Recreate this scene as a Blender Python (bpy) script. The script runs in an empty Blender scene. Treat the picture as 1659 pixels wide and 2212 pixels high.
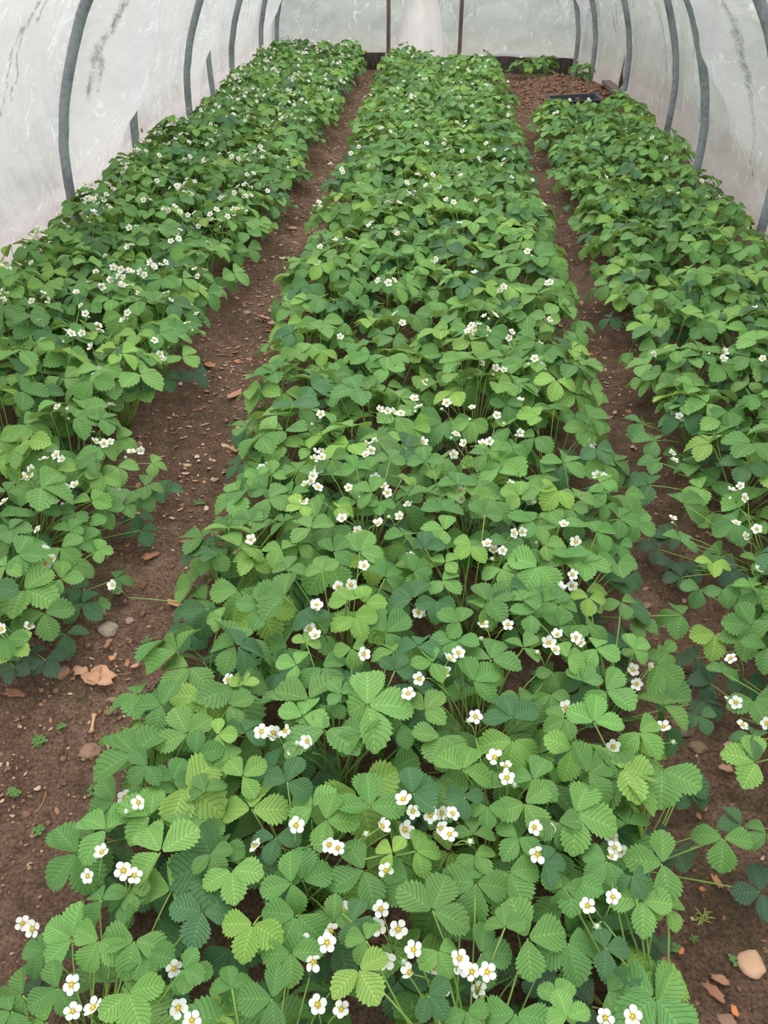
import bpy, math, random
import numpy as np
from mathutils import Vector, Matrix, noise as mnoise

R = random.Random(7)
scene = bpy.context.scene
COL = scene.collection

# ------------------------------------------------------------------ camera
FPX, IW, IH = 1789.0, 1659.0, 2212.0
PITCH, YAW, ROLL, EYE = math.radians(36.1), math.radians(2.8), math.radians(1.5), 1.45
_f = Vector((-math.sin(YAW) * math.cos(PITCH), math.cos(YAW) * math.cos(PITCH), -math.sin(PITCH)))
_r = Vector((math.cos(YAW), math.sin(YAW), 0))
_u = _r.cross(_f)
CR = math.cos(ROLL) * _r + math.sin(ROLL) * _u
CU = -math.sin(ROLL) * _r + math.cos(ROLL) * _u
CF = _f
ORG = Vector((0, 0, EYE))
cam_data = bpy.data.cameras.new('camera')
cam = bpy.data.objects.new('camera', cam_data)
COL.objects.link(cam)
cam.matrix_world = Matrix((
    (CR.x, CU.x, -CF.x, ORG.x), (CR.y, CU.y, -CF.y, ORG.y), (CR.z, CU.z, -CF.z, ORG.z), (0, 0, 0, 1)))
cam_data.sensor_fit = 'VERTICAL'
cam_data.sensor_height = 36.0
cam_data.lens = 36.0 * FPX / IH
cam_data.clip_start = 0.02
scene.camera = cam


def ray(px, py):
    return CF + CR * ((px - IW / 2) / FPX) - CU * ((py - IH / 2) / FPX)


def at(px, py, z=0.0):
    d = ray(px, py)
    return ORG + d * ((z - EYE) / d.z)


# ------------------------------------------------------------------ world, light, exposure
world = bpy.data.worlds.new('overcast_sky')
scene.world = world
world.use_nodes = True
bg = world.node_tree.nodes['Background']
bg.inputs[0].default_value = (0.93, 0.97, 1.0, 1)
bg.inputs[1].default_value = 1.0
sun = bpy.data.lights.new('hazy_sun', 'SUN')
sun.energy = 1.0
sun.angle = math.radians(50)
sun.color = (1.0, 0.96, 0.9)
sun_o = bpy.data.objects.new('hazy_sun', sun)
sun_o.rotation_euler = (math.radians(-22), math.radians(-18), 0)
COL.objects.link(sun_o)
scene.view_settings.view_transform = 'Standard'
scene.view_settings.look = 'None'
scene.view_settings.gamma = 1.0
scene.view_settings.use_curve_mapping = False
scene.view_settings.exposure = 1.24
scene.cycles.max_bounces = 8
scene.cycles.diffuse_bounces = 5
scene.cycles.transparent_max_bounces = 12
scene.cycles.use_denoising = True
scene.cycles.caustics_reflective = False
scene.cycles.caustics_refractive = False

# ------------------------------------------------------------------ materials


def srgb(r, g, b):
    f = lambda c: (c / 255 / 12.92) if c / 255 <= 0.04045 else ((c / 255 + 0.055) / 1.055) ** 2.4
    return (f(r), f(g), f(b), 1)


class NT:
    def __init__(s, name):
        s.m = bpy.data.materials.new(name)
        s.m.use_nodes = True
        s.t = s.m.node_tree
        s.t.nodes.clear()
        s.out = s.n('ShaderNodeOutputMaterial')

    def n(s, typ, **kw):
        nd = s.t.nodes.new(typ)
        for k, v in kw.items():
            setattr(nd, k, v)
        return nd

    def l(s, a, b):
        s.t.links.new(a, b)

    def set(s, nd, **kw):
        for k, v in kw.items():
            nd.inputs[k.replace('_', ' ')].default_value = v
        return nd

    def noise(s, vec, scale, detail=4.0, rough=0.55):
        nd = s.n('ShaderNodeTexNoise')
        nd.inputs['Scale'].default_value = scale
        nd.inputs['Detail'].default_value = detail
        nd.inputs['Roughness'].default_value = rough
        if vec is not None:
            s.l(vec, nd.inputs['Vector'])
        return nd.outputs['Fac']

    def ramp(s, fac, stops):
        nd = s.n('ShaderNodeValToRGB')
        e = nd.color_ramp.elements
        while len(e) < len(stops):
            e.new(0.5)
        for i, (p, c) in enumerate(stops):
            e[i].position = p
            e[i].color = c
        s.l(fac, nd.inputs[0])
        return nd.outputs[0]

    def math(s, op, a, b=None, clamp=False):
        nd = s.n('ShaderNodeMath', operation=op, use_clamp=clamp)
        for i, v in enumerate((a, b)):
            if v is None:
                continue
            if isinstance(v, (int, float)):
                nd.inputs[i].default_value = v
            else:
                s.l(v, nd.inputs[i])
        return nd.outputs[0]

    def mix(s, fac, a, b, blend='MIX'):
        nd = s.n('ShaderNodeMix', data_type='RGBA', blend_type=blend)
        for i, v in ((0, fac), (6, a), (7, b)):
            if isinstance(v, (int, float)):
                nd.inputs[i].default_value = v
            elif isinstance(v, tuple):
                nd.inputs[i].default_value = v
            else:
                s.l(v, nd.inputs[i])
        return nd.outputs[2]

    def bump(s, h, strength, dist):
        nd = s.n('ShaderNodeBump')
        nd.inputs['Strength'].default_value = strength
        nd.inputs['Distance'].default_value = dist
        s.l(h, nd.inputs['Height'])
        return nd.outputs[0]


def simple_mat(name, col, rough=0.7, var=0.25, scale=30.0, bump=0.3, spec=0.3, obj_color=False):
    k = NT(name)
    tc = k.n('ShaderNodeTexCoord')
    nz = k.noise(tc.outputs['Object'], scale, 5)
    if obj_color:
        oi = k.n('ShaderNodeObjectInfo')
        base = oi.outputs['Color']
    else:
        base = col
    dark = k.mix(1.0, base, (1 - var * 1.3, 1 - var * 1.4, 1 - var * 1.5, 1), 'MULTIPLY')
    lite = k.mix(1.0, base, (1 + var, 1 + var, 1 + var, 1), 'MULTIPLY')
    c = k.mix(nz, dark, lite)
    b = k.n('ShaderNodeBsdfPrincipled')
    k.l(c, b.inputs['Base Color'])
    k.set(b, Roughness=rough)
    b.inputs['Specular IOR Level'].default_value = spec
    if bump:
        k.l(k.bump(nz, bump, 0.01), b.inputs['Normal'])
    k.l(b.outputs[0], k.out.inputs[0])
    return k.m


def leaf_mat(name, veins=True):
    """UV: u runs across the leaflet (0.5 = midrib), v along it; the object colour is the leaf's own green."""
    k = NT(name)
    oi = k.n('ShaderNodeObjectInfo')
    tc = k.n('ShaderNodeTexCoord')
    sep = k.n('ShaderNodeSeparateXYZ')
    k.l(tc.outputs['UV'], sep.inputs[0])
    au = k.math('ABSOLUTE', k.math('SUBTRACT', sep.outputs[0], 0.5))
    ph = k.math('SUBTRACT', k.math('MULTIPLY', sep.outputs[1], 8.0), k.math('MULTIPLY', au, 4.5))
    fr = k.math('ABSOLUTE', k.math('SUBTRACT', k.math('FRACT', ph), 0.5))
    vein = k.math('SUBTRACT', 1.0, k.math('MULTIPLY', fr, 9.0), True)
    mid = k.math('SUBTRACT', 1.0, k.math('MULTIPLY', au, 26.0), True)
    nz = k.noise(tc.outputs['Object'], 34, 3)
    base = k.mix(nz, k.mix(1.0, oi.outputs['Color'], (0.80, 0.84, 0.80, 1), 'MULTIPLY'),
                 k.mix(1.0, oi.outputs['Color'], (1.2, 1.16, 1.2, 1), 'MULTIPLY'))
    dark = k.mix(1.0, base, (0.62, 0.73, 0.62, 1), 'MULTIPLY')
    lite = k.mix(1.0, base, (1.6, 1.45, 1.3, 1), 'MULTIPLY')
    c = k.mix(k.math('MULTIPLY', vein, 0.85), base, dark)
    c = k.mix(k.math('MULTIPLY', mid, 0.7), c, lite)
    geo = k.n('ShaderNodeNewGeometry')
    under = k.mix(0.45, c, (0.26, 0.36, 0.2, 1))
    c = k.mix(geo.outputs['Backfacing'], c, under)
    b = k.n('ShaderNodeBsdfPrincipled')
    k.l(c, b.inputs['Base Color'])
    k.set(b, Roughness=0.5)
    b.inputs['Specular IOR Level'].default_value = 0.32
    h = k.math('SUBTRACT', k.math('MULTIPLY', nz, 0.3), vein)
    k.l(k.bump(h, 0.6, 0.002), b.inputs['Normal'])
    tr = k.n('ShaderNodeBsdfTranslucent')
    k.l(k.mix(1.0, c, (1.35, 1.25, 0.6, 1), 'MULTIPLY'), tr.inputs['Color'])
    mx = k.n('ShaderNodeMixShader')
    mx.inputs[0].default_value = 0.27
    k.l(b.outputs[0], mx.inputs[1])
    k.l(tr.outputs[0], mx.inputs[2])
    k.l(mx.outputs[0], k.out.inputs[0])
    return k.m


def petal_mat():
    k = NT('white_petal')
    b = k.n('ShaderNodeBsdfPrincipled')
    tc = k.n('ShaderNodeTexCoord')
    nz = k.noise(tc.outputs['Object'], 60, 2)
    k.l(k.mix(nz, (0.80, 0.80, 0.75, 1), (0.90, 0.90, 0.88, 1)), b.inputs['Base Color'])
    k.set(b, Roughness=0.6)
    tr = k.n('ShaderNodeBsdfTranslucent')
    tr.inputs[0].default_value = (0.9, 0.9, 0.85, 1)
    mx = k.n('ShaderNodeMixShader')
    mx.inputs[0].default_value = 0.25
    k.l(b.outputs[0], mx.inputs[1])
    k.l(tr.outputs[0], mx.inputs[2])
    k.l(mx.outputs[0], k.out.inputs[0])
    return k.m


def soil_mat():
    k = NT('brown_soil')
    tc = k.n('ShaderNodeTexCoord')
    o = tc.outputs['Object']
    big = k.noise(o, 2.2, 4)
    mid = k.noise(o, 22, 8, 0.65)
    fine = k.noise(o, 140, 6, 0.7)
    c1 = k.ramp(k.mix(0.55, big, mid), [(0.3, srgb(98, 76, 63)), (0.5, srgb(143, 114, 96)), (0.68, srgb(184, 150, 128))])
    c2 = k.ramp(fine, [(0.36, (0.36, 0.34, 0.32, 1)), (0.5, (1, 1, 1, 1)), (0.66, (1.75, 1.7, 1.6, 1))])
    c = k.mix(0.8, c1, c2, 'MULTIPLY')
    # moss and algae film in patches
    ms = k.math('MULTIPLY', k.math('GREATER_THAN', k.noise(o, 5.3, 5, 0.6), 0.57), 0.28)
    c = k.mix(ms, c, srgb(88, 92, 58))
    b = k.n('ShaderNodeBsdfPrincipled')
    k.l(c, b.inputs['Base Color'])
    k.set(b, Roughness=0.95)
    b.inputs['Specular IOR Level'].default_value = 0.15
    h = k.math('ADD', k.math('MULTIPLY', mid, 1.0), k.math('MULTIPLY', fine, 0.6))
    k.l(k.bump(h, 1.0, 0.035), b.inputs['Normal'])
    k.l(b.outputs[0], k.out.inputs[0])
    return k.m


def plastic_mat(name, transparent=0.12, tint=(0.90, 0.90, 0.90, 1), stain=True, warm=True):
    k = NT(name)
    tc = k.n('ShaderNodeTexCoord')
    geo = k.n('ShaderNodeNewGeometry')
    o = tc.outputs['Object']
    mp = k.n('ShaderNodeMapping')
    mp.inputs['Scale'].default_value = (1.0, 1.0, 0.45)
    mp.inputs['Rotation'].default_value = (0.5, 0.3, 0.0)
    k.l(o, mp.inputs['Vector'])
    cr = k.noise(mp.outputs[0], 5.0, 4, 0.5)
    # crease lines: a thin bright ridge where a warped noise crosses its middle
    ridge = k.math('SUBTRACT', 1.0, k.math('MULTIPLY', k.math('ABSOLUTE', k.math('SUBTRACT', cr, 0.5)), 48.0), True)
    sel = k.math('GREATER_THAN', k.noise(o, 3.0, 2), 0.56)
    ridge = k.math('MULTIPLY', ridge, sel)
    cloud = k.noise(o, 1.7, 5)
    col = k.mix(cloud, k.mix(1.0, tint, (0.82, 0.85, 0.85, 1), 'MULTIPLY'), tint)  # cloudy dirt tone, also stands in for the shading of broad facets
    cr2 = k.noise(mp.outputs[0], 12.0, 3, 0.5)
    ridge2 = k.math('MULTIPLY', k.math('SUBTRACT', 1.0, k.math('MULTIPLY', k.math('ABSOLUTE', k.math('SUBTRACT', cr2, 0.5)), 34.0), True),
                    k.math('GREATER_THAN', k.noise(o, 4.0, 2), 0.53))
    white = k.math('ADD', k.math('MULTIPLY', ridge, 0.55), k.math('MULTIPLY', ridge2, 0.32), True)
    col = k.mix(white, col, (0.9, 0.9, 0.9, 1))      # fold lines painted whiter, standing in for light catching on the creases
    if warm:   # pink of ground light coming through the film, painted into its lowest part
        sp = k.n('ShaderNodeSeparateXYZ')
        k.l(geo.outputs['Position'], sp.inputs[0])
        low = k.math('SUBTRACT', 1.0, k.math('MULTIPLY', k.math('ADD', sp.outputs[2], k.math('MULTIPLY', k.math('SUBTRACT', cloud, 0.5), 0.5)), 2.2), True)
        col = k.mix(k.math('MULTIPLY', low, 0.30), col, srgb(222, 196, 184))
    dens = k.math('MULTIPLY', ridge, 0.25)
    if stain:
        at_ = k.n('ShaderNodeAttribute', attribute_name='mildew')
        sp1 = k.noise(o, 90, 4, 0.7)
        sp2 = k.noise(o, 30, 3, 0.6)
        th = k.math('ADD', k.math('MULTIPLY', sp1, 0.6), k.math('MULTIPLY', sp2, 0.6))
        stn = k.math('MULTIPLY', k.math('SUBTRACT', k.math('ADD', at_.outputs['Fac'], th), 0.99), 3.2, True)
        stn = k.math('MULTIPLY', stn, 0.78)
        col = k.mix(stn, col, (0.10, 0.105, 0.115, 1))
    tr = k.n('ShaderNodeBsdfTranslucent')
    di = k.n('ShaderNodeBsdfDiffuse')
    k.l(col, tr.inputs['Color'])
    k.l(col, di.inputs['Color'])
    bp = k.bump(k.math('ADD', cr, k.math('MULTIPLY', k.noise(o, 26, 3), 0.25)), 0.55, 0.05)
    k.l(bp, tr.inputs['Normal'])
    k.l(bp, di.inputs['Normal'])
    m1 = k.n('ShaderNodeMixShader')
    m1.inputs[0].default_value = 0.34
    k.l(tr.outputs[0], m1.inputs[1])
    k.l(di.outputs[0], m1.inputs[2])
    tp = k.n('ShaderNodeBsdfTransparent')
    m2 = k.n('ShaderNodeMixShader')
    if stain:
        k.l(k.math('SUBTRACT', transparent, k.math('MULTIPLY', stn, transparent), True), m2.inputs[0])
    else:
        m2.inputs[0].default_value = transparent
    k.l(m1.outputs[0], m2.inputs[1])
    k.l(tp.outputs[0], m2.inputs[2])
    gl = k.n('ShaderNodeBsdfGlossy')
    k.set(gl, Roughness=0.32)
    k.l(bp, gl.inputs['Normal'])
    m3 = k.n('ShaderNodeMixShader')
    k.l(k.math('ADD', 0.05, dens), m3.inputs[0])
    k.l(m2.outputs[0], m3.inputs[1])
    k.l(gl.outputs[0], m3.inputs[2])
    k.l(m3.outputs[0], k.out.inputs[0])
    return k.m


def steel_mat():
    k = NT('weathered_galvanised_pipe')
    tc = k.n('ShaderNodeTexCoord')
    nz = k.noise(tc.outputs['Object'], 40, 5)
    n2 = k.noise(tc.outputs['Object'], 6, 3)
    c = k.ramp(k.mix(0.5, nz, n2), [(0.35, srgb(104, 110, 112)), (0.6, srgb(144, 150, 152))])
    b = k.n('ShaderNodeBsdfPrincipled')
    k.l(c, b.inputs['Base Color'])
    k.set(b, Roughness=0.6, Metallic=0.0)
    k.l(k.bump(nz, 0.2, 0.002), b.inputs['Normal'])
    k.l(b.outputs[0], k.out.inputs[0])
    return k.m


def wood_mat(name, c0, c1):
    k = NT(name)
    tc = k.n('ShaderNodeTexCoord')
    mp = k.n('ShaderNodeMapping')
    mp.inputs['Scale'].default_value = (1, 1, 0.08)
    k.l(tc.outputs['Object'], mp.inputs[0])
    nz = k.noise(mp.outputs[0], 60, 6)
    b = k.n('ShaderNodeBsdfPrincipled')
    k.l(k.ramp(nz, [(0.35, c0), (0.65, c1)]), b.inputs['Base Color'])
    k.set(b, Roughness=0.85)
    k.l(k.bump(nz, 0.4, 0.004), b.inputs['Normal'])
    k.l(b.outputs[0], k.out.inputs[0])
    return k.m


M = dict(
    leaf=leaf_mat('strawberry_leaf'),
    stalk=simple_mat('green_stalk', srgb(128, 158, 78), 0.55, 0.12, 40, 0),
    petal=petal_mat(),
    centre=simple_mat('yellow_flower_centre', srgb(232, 206, 84), 0.7, 0.2, 400, 0.4),
    sepal=simple_mat('green_sepal', srgb(120, 160, 84), 0.6, 0.15, 60, 0),
    soil=soil_mat(),
    clod=simple_mat('soil_clod', srgb(138, 106, 86), 0.95, 0.4, 60, 0.8, 0.1),
    chip=simple_mat('litter_chip', None, 0.9, 0.3, 50, 0.3, 0.15, True),
    stone=simple_mat('stone', None, 0.85, 0.25, 26, 0.5, 0.25, True),
    steel=steel_mat(),
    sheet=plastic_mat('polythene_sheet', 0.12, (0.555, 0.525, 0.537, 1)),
    sheet_right=plastic_mat('shaded_polythene_sheet', 0.17, (0.50, 0.475, 0.48, 1)),  # the right side's shade is put into this darker tint
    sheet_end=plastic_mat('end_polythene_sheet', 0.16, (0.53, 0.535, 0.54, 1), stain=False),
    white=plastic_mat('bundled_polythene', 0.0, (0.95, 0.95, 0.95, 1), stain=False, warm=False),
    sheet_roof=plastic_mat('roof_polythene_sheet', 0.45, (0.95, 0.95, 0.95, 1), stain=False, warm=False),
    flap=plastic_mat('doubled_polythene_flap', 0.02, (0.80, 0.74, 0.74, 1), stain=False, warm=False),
    wood=wood_mat('weathered_post_wood', srgb(84, 70, 64), srgb(124, 106, 96)),
    board=wood_mat('dark_damp_board', srgb(48, 42, 38), srgb(84, 74, 64)),
    tray=simple_mat('black_plastic_tray', srgb(58, 62, 66), 0.5, 0.1, 20, 0, 0.4),
    weed=leaf_mat('weed_leaf'),
    lawn=simple_mat('outdoor_grass', srgb(112, 120, 92), 0.95, 0.4, 3, 0.2, 0.1),
)

# ------------------------------------------------------------------ mesh helpers


class MB:
    """collects vertices, faces, uvs and material slots for ONE mesh"""

    def __init__(s):
        s.v, s.f, s.mi, s.uv = [], [], [], []

    def add(s, verts, faces, mi=0, uvs=None):
        b = len(s.v)
        s.v.extend(tuple(v) for v in verts)
        s.uv.extend(uvs if uvs is not None else [(0.5, 0.5)] * len(verts))
        s.f.extend(tuple(b + i for i in f) for f in faces)
        s.mi.extend([mi] * len(faces))

    def tube(s, pts, rad, n=6, mi=0, cap=True):
        pts = [Vector(p) for p in pts]
        rads = rad if isinstance(rad, (list, tuple)) else [rad] * len(pts)
        rings = []
        up = None
        for i, p in enumerate(pts):
            d = (pts[min(i + 1, len(pts) - 1)] - pts[max(i - 1, 0)]).normalized()
            if up is None:
                up = d.orthogonal().normalized()
            up = (up - d * up.dot(d))
            up = up.normalized() if up.length > 1e-6 else d.orthogonal().normalized()
            w = d.cross(up)
            rings.append([p + (up * math.cos(2 * math.pi * k / n) + w * math.sin(2 * math.pi * k / n)) * rads[i] for k in range(n)])
        vs = [v for r_ in rings for v in r_]
        fs = [(i * n + k, i * n + (k + 1) % n, (i + 1) * n + (k + 1) % n, (i + 1) * n + k) for i in range(len(pts) - 1) for k in range(n)]
        if cap:
            fs.append(tuple(reversed(range(n))))
            fs.append(tuple((len(pts) - 1) * n + k for k in range(n)))
        s.add(vs, fs, mi)

    def box(s, c, size, mi=0, rot=None):
        hx, hy, hz = (q / 2 for q in size)
        vs = [Vector((x, y, z)) for x in (-hx, hx) for y in (-hy, hy) for z in (-hz, hz)]
        if rot is not None:
            vs = [rot @ v for v in vs]
        vs = [v + Vector(c) for v in vs]
        s.add(vs, [(0, 1, 3, 2), (4, 6, 7, 5), (0, 4, 5, 1), (2, 3, 7, 6), (0, 2, 6, 4), (1, 5, 7, 3)], mi)

    def mesh(s, name, mats, smooth=True):
        me = bpy.data.meshes.new(name)
        me.from_pydata(s.v, [], s.f)
        for m in mats:
            me.materials.append(m)
        if len(mats) > 1:
            me.polygons.foreach_set('material_index', s.mi)
        if smooth:
            me.polygons.foreach_set('use_smooth', [True] * len(s.f))
        uvl = me.uv_layers.new(name='UVMap')
        li = np.empty(len(me.loops), dtype=np.int32)
        me.loops.foreach_get('vertex_index', li)
        uvl.data.foreach_set('uv', np.asarray(s.uv, dtype=np.float32)[li].ravel())
        me.update()
        return me


def put(name, me, parent=None, mat=None, color=None):
    o = bpy.data.objects.new(name, me)
    if parent is not None:
        o.parent = parent
    if mat is not None:
        o.matrix_local = mat
    if color is not None:
        o.color = color
    COL.objects.link(o)
    return o


def thing(o, label, cat, group=None):
    o['label'] = label
    o['category'] = cat
    if group:
        o['group'] = group
    return o


def structure(o, label=None):
    o['kind'] = 'structure'
    if label:
        o['label'] = label
    return o


def fbm(x, y, z=0.0, oct=3):
    return mnoise.fractal(Vector((x, y, z)), 1.0, 2.0, oct)


# ------------------------------------------------------------------ ground
BED_L, BED_M, BED_R = (-1.95, -0.86), (-0.50, 0.50), (0.78, 1.75)


def bed_w(x, lo, hi, soft=0.10):
    t = min((x - lo) / soft + 0.5, (hi - x) / soft + 0.5)
    t = max(0.0, min(1.0, t))
    return t * t * (3 - 2 * t)


def ground_z(x, y):
    b = 0.0
    if y > 1.25:
        b = max(b, bed_w(x, *BED_L) * min(1, (y - 1.25) / 0.2))
    b = max(b, bed_w(x, *BED_M))
    if y < 7.6:
        b = max(b, bed_w(x, *BED_R) * min(1, (7.6 - y) / 0.3))
    z = 0.035 * b
    m = max(0.0, 1 - (((x - 1.2) / 0.55) ** 2 + ((y - 8.9) / 1.0) ** 2))   # heaped loose soil
    z += 0.13 * m
    m2 = max(0.0, 1 - (((x + 0.12) / 0.25) ** 2 + ((y - 9.7) / 0.3) ** 2))
    z += 0.07 * m2
    z += 0.014 * fbm(x * 3.1, y * 3.1, 1.0, 3) + 0.011 * fbm(x * 14, y * 14, 5.0, 2)
    if m > 0:
        z += 0.05 * m ** 0.5 * fbm(x * 9, y * 9, 3.0, 3)
    return z


def build_floor():
    xs = np.arange(-2.4, 2.4001, 0.024)
    ys = np.arange(-1.0, 11.0001, 0.024)
    vs = [(x, y, ground_z(x, y)) for y in ys for x in xs]
    nx = len(xs)
    fs = [(j * nx + i, j * nx + i + 1, (j + 1) * nx + i + 1, (j + 1) * nx + i) for j in range(len(ys) - 1) for i in range(nx - 1)]
    b = MB()
    b.add(vs, fs)
    structure(put('floor', b.mesh('floor', [M['soil']])), 'brown soil floor of the tunnel with two trodden paths')
    b = MB()
    b.add([(-40, -20, -0.12), (40, -20, -0.12), (40, 60, -0.12), (-40, 60, -0.12)], [(0, 1, 2, 3)])
    structure(put('ground_outside', b.mesh('ground_outside', [M['lawn']])), 'grass outside the tunnel')


build_floor()

# ------------------------------------------------------------------ tunnel: hoops, sheets, end wall
PROFILE = [(0.0, 0.01), (0.2, 0.0), (0.43, 0.01), (0.53, 0.03), (0.64, 0.055), (0.78, 0.105), (0.93, 0.17), (1.08, 0.25),
           (1.3, 0.42), (1.55, 0.70), (1.75, 1.05), (1.87, 1.40), (1.92, 1.80)]
LEFT_FEET = [(4.30, -1.87), (5.26, -1.82), (6.62, -1.85), (8.05, -1.83), (9.60, -1.86), (10.2, -1.80)]
RIGHT_FEET = [(4.47, 1.71), (5.36, 1.57), (7.00, 1.76), (8.45, 1.67), (9.50, 1.52), (10.05, 1.42)]


def prof(z):
    for (z0, d0), (z1, d1) in zip(PROFILE, PROFILE[1:]):
        if z <= z1:
            return d0 + (d1 - d0) * (z - z0) / (z1 - z0)
    return PROFILE[-1][1]


def smooth_path(pts, n=3):
    pts = [Vector(p) for p in pts]
    out = []
    for i in range(len(pts) - 1):
        p0, p1, p2, p3 = pts[max(i - 1, 0)], pts[i], pts[i + 1], pts[min(i + 2, len(pts) - 1)]
        for k in range(n):
            t = k / n
            out.append(0.5 * ((2 * p1) + (p2 - p0) * t + (2 * p0 - 5 * p1 + 4 * p2 - p3) * t * t + (3 * p1 - p0 - 3 * p2 + p3) * t ** 3))
    out.append(pts[-1])
    return out


ORD = ['first', 'second', 'third', 'fourth', 'fifth', 'sixth', 'seventh', 'eighth', 'ninth', 'tenth', 'eleventh', 'twelfth', 'thirteenth',
       'fourteenth', 'fifteenth', 'sixteenth', 'seventeenth', 'eighteenth', 'nineteenth', 'twentieth', '21st', '22nd', '23rd', '24th',
       '25th', '26th', '27th', '28th', '29th', '30th', '31st', '32nd', '33rd', '34th', '35th', '36th', '37th', '38th']
for i, ((yl, xl), (yr, xr)) in enumerate(zip(LEFT_FEET, RIGHT_FEET)):
    pts = [(xl + d, yl, z - (0.1 if k == 0 else 0)) for k, (z, d) in enumerate(PROFILE[:-2])]
    pts.append(((xl + xr) / 2, (yl + yr) / 2, 1.95))
    pts += [(xr - d, yr, z - (0.1 if z == 0 else 0)) for (z, d) in reversed(PROFILE[:-2])]
    b = MB()
    b.tube(smooth_path(pts), 0.0245, 10)
    thing(put('tunnel_hoop', b.mesh('tunnel_hoop', [M['steel']])),
          f'grey galvanised pipe hoop arching over the beds, {ORD[i]} from the front', 'hoop', 'tunnel hoops')
b = MB()
b.tube(smooth_path([(-1.83, 7.42, -0.1), (-1.86, 7.42, 0.2), (-1.87, 7.42, 0.5), (-1.85, 7.42, 0.8), (-1.78, 7.42, 1.05)]), 0.022, 10)
thing(put('bracing_pipe', b.mesh('bracing_pipe', [M['steel']])), 'short grey pipe standing between the third and fourth left hoops', 'pipe')


def lerp_feet(feet, y):
    if y <= feet[0][0]:
        return feet[0][1]
    for (y0, x0), (y1, x1) in zip(feet, feet[1:]):
        if y <= y1:
            return x0 + (x1 - x0) * (y - y0) / (y1 - y0)
    return feet[-1][1]


WALL_L = [(4.3, -1.93), (5.3, -1.90), (6.6, -1.93), (8.0, -1.94), (9.6, -1.93), (10.5, -1.88)]
WALL_R = [(4.47, 1.80), (5.4, 1.70), (7.0, 1.82), (8.45, 1.73), (9.5, 1.58), (10.5, 1.44)]
# bays: y start, y end, inward sag
BAYS_L = [(-1.5, 4.3, 0.10), (4.3, 5.26, 0.30), (5.26, 6.62, 0.07), (6.62, 7.42, 0.17), (7.42, 8.05, 0.05), (8.05, 9.6, 0.08), (9.6, 10.2, 0.17), (10.2, 10.6, 0.0)]
BAYS_R = [(-1.5, 4.47, 0.10), (4.47, 5.36, 0.25), (5.36, 7.0, 0.04), (7.0, 8.45, 0.03), (8.45, 9.5, 0.05), (9.5, 10.05, 0.17), (10.05, 10.6, 0.0)]


def sag(bays, y, z):
    for y0, y1, a in bays:
        if y0 <= y < y1:
            u = (y - y0) / (y1 - y0)
            h = max(0.0, min(1.0, (z - 0.12) / 0.6 if bays is BAYS_L else (z - 0.3) / 0.6))
            return a * math.sin(math.pi * u) ** 0.7 * h * h * (3 - 2 * h)
    return 0.0


def wall_x(side, y, z):
    w = 0.022 * fbm(y * 2.2 + z * 1.4, z * 1.3 - y * 0.4, 2.0 * side, 3) + 0.008 * fbm(y * 9 + z * 5, z * 6, 7.0 + side, 3)
    foot = max(0.0, 0.25 - z) * 0.25        # skirt of the sheet spreads outward at the soil
    if side < 0:
        return lerp_feet(WALL_L, y) + prof(z) + sag(BAYS_L, y, z) + w - foot
    return lerp_feet(WALL_R, y) - prof(z) - sag(BAYS_R, y, z) - w + foot


STREAKS_L = [
    [(85, 5), (65, 45), (40, 70), (25, 110), (20, 150), (8, 215), (0, 250)],
    [(50, 70), (35, 120), (38, 160), (25, 195), (25, 225)],
    [(275, 0), (245, 60), (222, 90), (205, 122), (203, 150), (192, 190), (190, 222)],
    [(268, 0), (238, 70), (218, 100), (220, 140), (212, 175), (210, 205)],
    [(347, 5), (337, 50), (328, 95), (321, 125)], [(337, 5), (328, 40), (320, 90)],
    [(100, 0), (82, 40), (75, 60)],
]
STREAKS_R = [
    [(1415, 5), (1427, 50), (1438, 105), (1437, 180), (1425, 215), (1423, 250)], [(1420, 5), (1432, 60), (1437, 100), (1433, 245)],
    [(1485, 0), (1502, 45), (1498, 100), (1495, 160), (1503, 220), (1512, 265), (1518, 302)],
    [(1582, 5), (1600, 80), (1607, 130), (1622, 175), (1628, 250), (1630, 300), (1620, 345), (1628, 385)],
    [(1590, 70), (1600, 120), (1612, 165), (1614, 195)],
    [(1265, 0), (1268, 40), (1268, 75)], [(1322, 30), (1330, 70), (1335, 108)], [(1330, 10), (1333, 60), (1336, 80)],
]


def streak_yz(side, pts):
    out = []
    for px, py in pts:
        d = ray(px, py)
        y = 6.0
        for _ in range(12):
            x = wall_x(side, y, max(0.05, ORG.z + d.z / d.y * y))
            t = x / d.x
            y = 0.5 * y + 0.5 * max(2.0, min(10.3, d.y * t))
        out.append((y, ORG.z + d.z / d.y * y))
    return out


def seg_dist(P, a, b):
    a, b = np.array(a), np.array(b)
    d = b - a
    t = np.clip(((P - a) @ d) / max(d @ d, 1e-9), 0, 1)
    return np.linalg.norm(P - a - t[:, None] * d, axis=1)


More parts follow.
